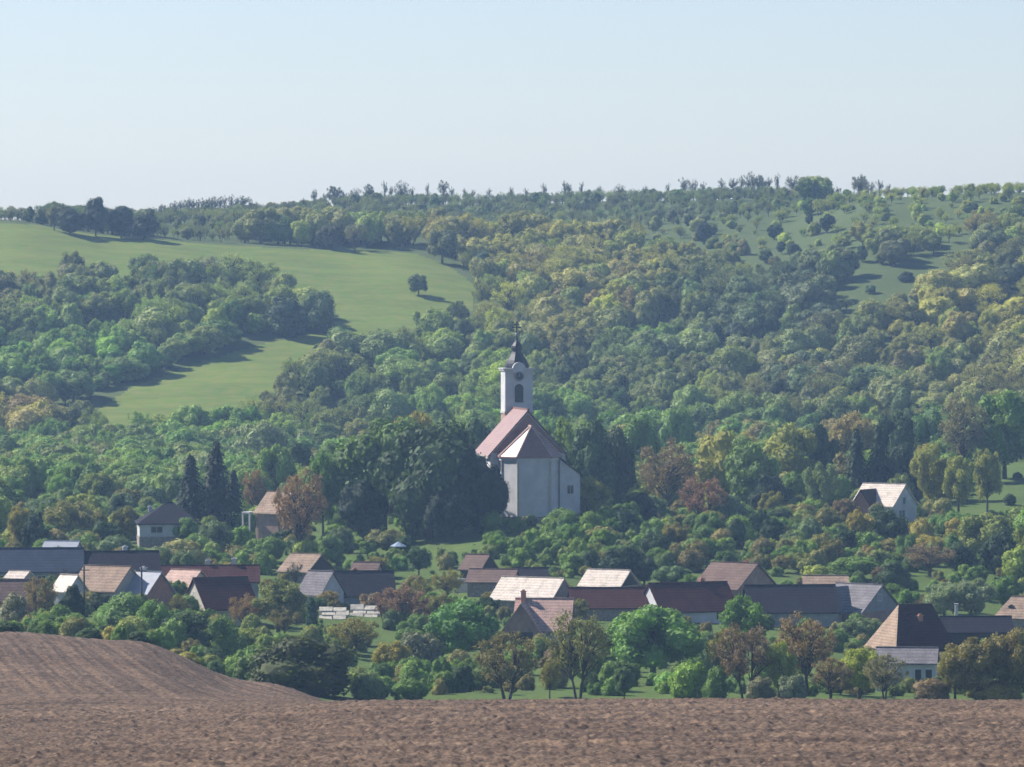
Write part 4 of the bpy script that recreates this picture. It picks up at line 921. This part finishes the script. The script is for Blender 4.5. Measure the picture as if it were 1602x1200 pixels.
cname = {'green': 'green', 'bright': 'bright green', 'deep': 'deep green', 'blue': 'blue-green', 'olive': 'olive', 'lime': 'lime-green', 'yolive': 'yellow-olive', 'brown': 'brown'}
auto = []
for zi, (u0, u1, v0, v1, cntz, wr, hr, kinds, cols, phrase) in enumerate(ZONES):
    got = 0; tries = 0
    while got < cntz and tries < cntz * 60:
        tries += 1
        u = random.uniform(u0, u1); vb = random.uniform(v0, v1); wp = random.uniform(*wr); hp = random.uniform(*hr)
        if 'ploughed' in phrase:
            Dk = random.uniform(492, 520); vb = gv(u, Dk)
            if u > 330: continue
        else: Dk = inv(u, vb)
        x = X(u, Dk); r = wp * Dk / FOC / 2
        if near_house(x, Dk, r * .75): continue
        if covers(u, vb - hp, vb, wp * .5, Dk): continue
        if any(a <= u <= b and c <= vb <= d for a, b, c, d in GREENS_OPEN): continue
        if any((x - px) ** 2 + ((Dk - py) * .8) ** 2 < ((r + pr) * .62) ** 2 for px, py, pr in PLACED): continue
        kd = random.choice(kinds); col = random.choice(cols); cn = cname.get(col, 'pale green') if isinstance(col, str) else 'pale green'
        PLACED.append((x, Dk, r)); auto.append([u, vb, wp, hp, kd, col, cn, phrase, Dk]); got += 1
    print('zone', phrase, got)
auto.sort(key=lambda q_: q_[0]); tot = {}; seen = {}
NOUN = dict(round='tree', loose='airy tree', open='twiggy tree', bush='shrub', dense='dense tree')
for q_ in auto: tot[(q_[4], q_[6], q_[7])] = tot.get((q_[4], q_[6], q_[7]), 0) + 1
for (u, vb, wp, hp, kd, col, cn, phrase, Dk) in auto:
    kk = (kd, cn, phrase); seen[kk] = seen.get(kk, 0) + 1
    lab = f'{cn} {NOUN[kd]} on the {phrase}' if tot[kk] == 1 else f'{cn} {NOUN[kd]}, {ORD[min(seen[kk]-1, 19)]} from left among its like, {phrase}'
    plant(kd, NAMES[kd], X(u, Dk), Dk, wp * Dk / FOC * 1.04, hp * Dk / FOC, col, lab, 'shrub' if kd == 'bush' else 'tree', 'trees and shrubs of the ' + phrase)

# ------------------------------------------------------------------ the forest: one mass of thousands of trees nobody could count
def inst_proto(kind):
    out = []
    for cm, tm in PROTO[kind]:
        c2 = cm.copy(); c2.materials.clear(); c2.materials.append(LEAFI); c2.materials.append(BARK)
        bm = bmesh.new(); bm.from_mesh(c2); k0 = len(bm.faces); bm.from_mesh(tm); bm.faces.ensure_lookup_table()
        for f in bm.faces[k0:]: f.material_index = 1
        bm.to_mesh(c2); bm.free(); out.append(c2)
    return out
pc = bpy.data.collections.new('forest_prototypes')
KL = ['round', 'round', 'round', 'loose', 'loose', 'dense', 'bare', 'bush', 'open']
kinds_idx = {}; idx = 0
for kd in ['dome', 'round', 'loose', 'dense', 'bare', 'bush', 'open']:
    for me in inst_proto(kd):
        o = bpy.data.objects.new('p%03d' % idx, me); pc.objects.link(o); kinds_idx.setdefault(kd, []).append(idx); idx += 1
def scatter(name, pts, rot, scl, tints, kidx, label):
    me = bpy.data.meshes.new(name); me.vertices.add(len(pts)); me.vertices.foreach_set('co', np.asarray(pts, np.float32).ravel())
    for nm, typ, arr, fld in (('rot', 'FLOAT', rot, 'value'), ('scl', 'FLOAT_VECTOR', scl, 'vector'), ('tint', 'FLOAT_COLOR', tints, 'color'), ('kidx', 'INT', kidx, 'value')):
        a_ = me.attributes.new(nm, typ, 'POINT'); a_.data.foreach_set(fld, np.asarray(arr, np.int32 if typ == 'INT' else np.float32).ravel())
    me.update(); o = bpy.data.objects.new(name, me); COL.objects.link(o)
    ng = bpy.data.node_groups.new(name + '_nodes', 'GeometryNodeTree')
    ng.interface.new_socket('Geometry', in_out='INPUT', socket_type='NodeSocketGeometry'); ng.interface.new_socket('Geometry', in_out='OUTPUT', socket_type='NodeSocketGeometry')
    gi = ng.nodes.new('NodeGroupInput'); go = ng.nodes.new('NodeGroupOutput'); ip = ng.nodes.new('GeometryNodeInstanceOnPoints'); ci = ng.nodes.new('GeometryNodeCollectionInfo')
    ci.inputs['Collection'].default_value = pc; ci.inputs['Separate Children'].default_value = True; ci.inputs['Reset Children'].default_value = True
    def attr(nm, t):
        n_ = ng.nodes.new('GeometryNodeInputNamedAttribute'); n_.data_type = t; n_.inputs[0].default_value = nm; return next(q_ for q_ in n_.outputs if q_.enabled and q_.name == 'Attribute')
    cx = ng.nodes.new('ShaderNodeCombineXYZ'); ng.links.new(attr('rot', 'FLOAT'), cx.inputs[2])
    er = ng.nodes.new('FunctionNodeEulerToRotation'); ng.links.new(cx.outputs[0], er.inputs[0])
    ip.inputs['Pick Instance'].default_value = True
    ng.links.new(gi.outputs[0], ip.inputs['Points']); ng.links.new(ci.outputs[0], ip.inputs['Instance']); ng.links.new(attr('kidx', 'INT'), ip.inputs['Instance Index'])
    ng.links.new(er.outputs[0], ip.inputs['Rotation']); ng.links.new(attr('scl', 'FLOAT_VECTOR'), ip.inputs['Scale']); ng.links.new(ip.outputs[0], go.inputs[0])
    md = o.modifiers.new('scatter', 'NODES'); md.node_group = ng
    tag(o, label, None, None, 'stuff'); return o
# colour fields of the hillside by where things stand on it: (u, v, radius u, radius v, colour, weight)
CF = [(800, 470, 160, 70, (.108, .112, .052), 1.1), (900, 420, 170, 45, (.116, .116, .052), 1.2), (1050, 430, 120, 45, (.110, .112, .055), 1), (960, 520, 90, 50, (.105, .100, .055), 1),
      (1250, 490, 120, 60, (.045, .062, .048), 1.6), (1110, 470, 90, 40, (.05, .07, .04), .9), (1330, 540, 90, 40, (.05, .065, .05), 1), (1500, 520, 140, 70, (.120, .120, .045), 1.3), (1500, 590, 160, 30, (.085, .092, .055), 1),
      (1200, 620, 200, 35, (.075, .085, .060), 1.3), (1450, 340, 220, 45, (.110, .128, .040), 1.4), (1300, 350, 100, 40, (.095, .125, .045), 1), (800, 330, 420, 26, (.055, .070, .052), 1.6), (1150, 310, 120, 30, (.050, .068, .050), 1.4),
      (400, 345, 160, 30, (.075, .085, .045), 1.2), (500, 330, 160, 24, (.065, .075, .050), 1), (170, 345, 90, 26, (.035, .048, .035), 1.6), (60, 470, 90, 40, (.080, .085, .060), 1), (200, 480, 130, 50, (.065, .085, .055), 1),
      (330, 520, 130, 40, (.085, .115, .040), 1.1), (120, 580, 140, 40, (.065, .105, .045), 1.1), (30, 620, 80, 40, (.05, .085, .05), .8), (60, 680, 120, 30, (.110, .095, .055), 1.2), (250, 715, 120, 30, (.070, .125, .035), 1.8),
      (480, 620, 110, 40, (.085, .080, .055), 1), (600, 580, 90, 40, (.060, .085, .045), 1), (680, 540, 90, 40, (.075, .100, .045), 1), (560, 640, 120, 30, (.050, .080, .045), 1), (950, 620, 140, 40, (.060, .080, .055), 1.1),
      (1000, 560, 60, 40, (.050, .105, .050), 1), (720, 620, 90, 30, (.085, .120, .040), 1), (1380, 440, 50, 50, (.045, .055, .040), 1.2), (1560, 440, 70, 30, (.055, .065, .05), 1.2), (880, 690, 200, 30, (.070, .115, .040), .8)]
def field_tint(u, v):
    W_ = np.full(len(u), .12); out = np.outer(W_, (.080, .098, .045))
    for (cu, cv, ru, rv, c_, w_) in CF:
        k = w_ * np.exp(-((u - cu) / ru) ** 2 - ((v - cv) / rv) ** 2); W_ += k; out += k[:, None] * np.array(c_)
    return out / W_[:, None]
CLEAR = [([(990,400),(1030,356),(1100,345),(1190,342),(1310,336),(1345,372),(1335,420),(1250,448),(1150,436),(1060,420)], .46), ([(1300,462),(1330,432),(1400,420),(1490,394),(1530,404),(1490,436),(1440,468),(1370,492),(1310,490)], .14),
         ([(1260,322),(1602,314),(1602,330),(1450,345),(1300,345)], .72), ([(560,388),(660,388),(700,410),(640,398)], .3)]
def make_forest():
    P_ = []; sp = 6.4
    ys = np.arange(1108, 1690, sp)
    for y in ys:
        st = sp; x0, x1 = X(-330, y), X(1930, y)
        for x in np.arange(x0, x1, st): P_.append((x + rng.uniform(-.5, .5) * st, y + rng.uniform(-.5, .5) * sp))
    P_ = np.array(P_); x, y = P_[:, 0], P_[:, 1]; u, v = uv_of(x, y)
    keep = ~in_poly(u, v, MEADOW) | (y < 1106) | (y > 1475)
    for dx, dy in ((2.2, 0), (-1.2, 0), (0, 3), (0, -5)):                 # crowns keep off the meadow's rim
        uu, vv = uv_of(x + dx, y + dy); keep &= ~in_poly(uu, vv, MEADOW) | (y > 1475)
    for poly, dens in CLEAR: keep &= ~(in_poly(u, v, poly) & (y < 1520) & (rng.uniform(size=len(x)) > dens))
    keep &= ~((u > 1330) & (y > 1530))
    for (u_, vt, vb, wp, *_r) in FAR[:11]:                                  # air round the lone trees
        Dk = inv(u_, vb, 1110, 2600); keep &= ((x - X(u_, Dk)) ** 2 + ((y - Dk) * .6) ** 2) > (wp * Dk / FOC * .8) ** 2
    keep &= ~((fbm(x / 9, y / 12, 2, 91) > .42) & (y < 1420))
    x, y, u, v = x[keep], y[keep], u[keep], v[keep]; n_ = len(x)
    # patches of kinds and sizes
    pn = fbm(x / 22, y / 34, 3, 77); pn2 = fbm(x / 14, y / 20, 2, 78)
    h = rng.uniform(4.4, 9.0, n_) + pn2 * 4.5 + rng.exponential(1.0, n_); wdt = h * rng.uniform(.65, 1.25, n_)
    crest = ((y > 1440) & (u < 1260)) | ((y > 1395) & (u > 235) & (u < 380)) | ((y > 1380) & (u < 75)) | ((y > 1385) & (u > 1290)); h = np.where(crest, np.minimum(h * rng.uniform(.38, .68, n_), 4.6), h); wdt = np.where(crest, np.minimum(wdt * .56, 4.2), wdt)
    inclear = np.zeros(n_, bool)
    for poly, dens in CLEAR[:3]: inclear |= in_poly(u, v, poly) & (y < 1520)
    h = np.where(inclear, rng.uniform(1.8, 4.5, n_), h); wdt = np.where(inclear, h * rng.uniform(.9, 1.4, n_), wdt)
    topr = (u > 1240) & (v < 400); h = np.where(topr & ~inclear, h * .8, h); wdt = np.where(topr & ~inclear, np.minimum(wdt, h * 1.05), wdt)
    dark = (np.abs(u - 120) < 140) & (v < 378) & (y > 1380); low = in_poly(u, v - 26, CLEAR[1][0]) | in_poly(u, v - 14, CLEAR[1][0]); h = np.where(low, np.minimum(h, 4.2), h); wdt = np.where(low, np.minimum(wdt, 4.4), wdt); h = np.minimum(h, 10.5); h = np.where(dark, np.minimum(h, 7.5), h)
    sh = rng.uniform(size=n_); kind = np.where(rng.uniform(size=n_) < .5, 'dome', 'round').astype(object)
    kind[(pn > .08) & (sh < .7)] = 'loose'; kind[sh > .90] = 'dense'; kind[(pn < -.22) & (sh < .7)] = 'open'; kind[(pn2 < -.3) & (sh < .6)] = 'bare'; kind[(sh > .78) & (sh < .88)] = 'open'
    uu, vv = uv_of(x + 7, y - 9); edge = in_poly(uu, vv, MEADOW) & (u < 540) & (v > 430); kind[edge] = np.where(sh[edge] < .6, 'dense', 'round'); h = np.where(edge, h * .8, h); wdt = np.where(edge, wdt * 1.1, wdt)
    kind[crest & (sh < .6)] = 'bare'; kind[crest & (sh > .6) & (sh < .8)] = 'open'
    kind[inclear & (sh < .4)] = 'bush'
    kidx = np.array([kinds_idx[k][int(rng.integers(len(kinds_idx[k])))] for k in kind])
    t_ = field_tint(u, v)
    t_ = np.array([3.3, 3.1, 2.0]) * t_ * (1 + pn[:, None] * np.array([.12, .12, .08])) * rng.uniform(.74, 1.30, (n_, 1)) * (1 + rng.uniform(-.05, .05, (n_, 3)))
    pop = rng.uniform(size=n_)                                            # a few clearly different neighbours
    t_[pop < .07] = t_[pop < .07] * np.array([.5, .62, .62]); t_[(pop > .07) & (pop < .15)] *= np.array([1.25, 1.30, .85]); t_[(pop > .15) & (pop < .23)] *= np.array([1.0, .90, 1.0]); t_[(pop > .23) & (pop < .31)] *= np.array([.85, 1.05, .85])
    tint4 = np.concatenate([t_, np.ones((n_, 1))], 1)
    pts = np.stack([x, y, gz(x, y) - .3], 1); scl = np.stack([wdt, wdt, h], 1)
    print('forest trees', n_)
    return scatter('forest', pts, rng.uniform(0, 6.28, n_), scl, tint4, kidx, 'mixed spring forest covering the far hillside')
make_forest()
def make_valley_wood():
    sp = 4.6; P_ = []
    for y in np.arange(560, 1106, sp):
        for x in np.arange(X(-330, y), X(1930, y), sp): P_.append((x + rng.uniform(-.5, .5) * sp, y + rng.uniform(-.5, .5) * sp))
    P_ = np.array(P_); x, y = P_[:, 0], P_[:, 1]; u, v = uv_of(x, y); ok = np.ones(len(x), bool); big = np.zeros(len(x))
    hs = np.array(PLACED)
    for i in range(len(x)):
        out = u[i] < -15 or u[i] > 1617
        if near_house(x[i], y[i], 1.6): ok[i] = False; continue
        if any(a <= u[i] <= b and c <= v[i] <= d for a, b, c, d in GREENS_OPEN) and y[i] > 540:
            big[i] = rng.uniform(.25, .6); ok[i] = rng.uniform() < .7 and y[i] < 870; continue
        d_ = np.hypot(hs[:, 0] - x[i], hs[:, 1] - y[i]) - hs[:, 2]
        back = y[i] > 880 or (out and y[i] > 760)
        hh = rng.uniform(5.5, 9.0) if back else (rng.uniform(1.8, 3.6) if (v[i] < 900 and (u[i] > 860 or u[i] < 420)) or (y[i] < 640 and rng.uniform() < .3) else rng.uniform(1.1, 2.9) if u[i] < 720 else rng.uniform(1.0, 2.4))
        if back and rng.uniform() < .38: ok[i] = False; continue
        if back and d_.min() < .4: hh = rng.uniform(2, 3.5)
        if not back and (d_.min() < -.8 or rng.uniform() < (.12 if v[i] < 905 else .35)): ok[i] = False; continue
        hp = hh * FOC / y[i]
        if covers(u[i], v[i] - hp, v[i], hp * .5, y[i]):
            hh = rng.uniform(.4, .8); hp = hh * FOC / y[i]
            if covers(u[i], v[i] - hp, v[i], hp * .5, y[i]): ok[i] = False; continue
        big[i] = hh
    x, y, u, v, big = x[ok], y[ok], u[ok], v[ok], big[ok]; n_ = len(x)
    sh = rng.uniform(size=n_); tall = big > 3.6
    kind = np.where(tall, np.where(sh < .4, 'round', np.where(sh < .75, 'dome', np.where(sh < .9, 'loose', 'dense'))), np.where(sh < .8, 'bush', 'loose'))
    kidx = np.array([kinds_idx[k][int(rng.integers(len(kinds_idx[k])))] for k in kind])
    base = np.array([(.062, .105, .032), (.085, .118, .035), (.045, .080, .028), (.095, .095, .042), (.070, .125, .035)])[rng.integers(0, 5, n_)]
    base = np.where(((u < 480) & (y > 860))[:, None], base * .5 + np.array([.078, .135, .048]) * .5, base)
    t_ = np.array([2.75, 2.5, 1.8]) * base * rng.uniform(.75, 1.25, (n_, 1)) * (1 + rng.uniform(-.08, .08, (n_, 3)))
    wdt = big * np.where(tall, rng.uniform(.8, 1.15, n_), rng.uniform(.95, 1.45, n_))
    pts = np.stack([x, y, gz(x, y) - .15], 1)
    m_ = y > 872
    T4 = np.concatenate([t_, np.ones((n_, 1))], 1); rot = rng.uniform(0, 6.28, n_); scl = np.stack([wdt, wdt, big], 1)
    print('wood', m_.sum(), 'undergrowth', (~m_).sum())
    scatter('woodland', pts[m_], rot[m_], scl[m_], T4[m_], kidx[m_], 'dense green wood filling the valley behind the village')
    scatter('undergrowth', pts[~m_], rot[~m_], scl[~m_], T4[~m_], kidx[~m_], 'low green scrub and garden growth around the houses')
make_valley_wood()

# ------------------------------------------------------------------ haze
a = MB(); a.box(-2200, 2200, -260, 3700, -140, 75)
m, t, p = new_mat('haze_air'); t.nodes.remove(p)
pv = N(t, 'ShaderNodeVolumePrincipled'); pv.inputs['Color'].default_value = (.42, .66, 1.0, 1); pv.inputs['Density'].default_value = 0.00014; pv.inputs['Anisotropy'].default_value = .2
t.links.new(pv.outputs[0], t.nodes['Material Output'].inputs['Volume'])
hz = a.build('haze', m); tag(hz, 'thin bluish air haze over the valley', kind='stuff')
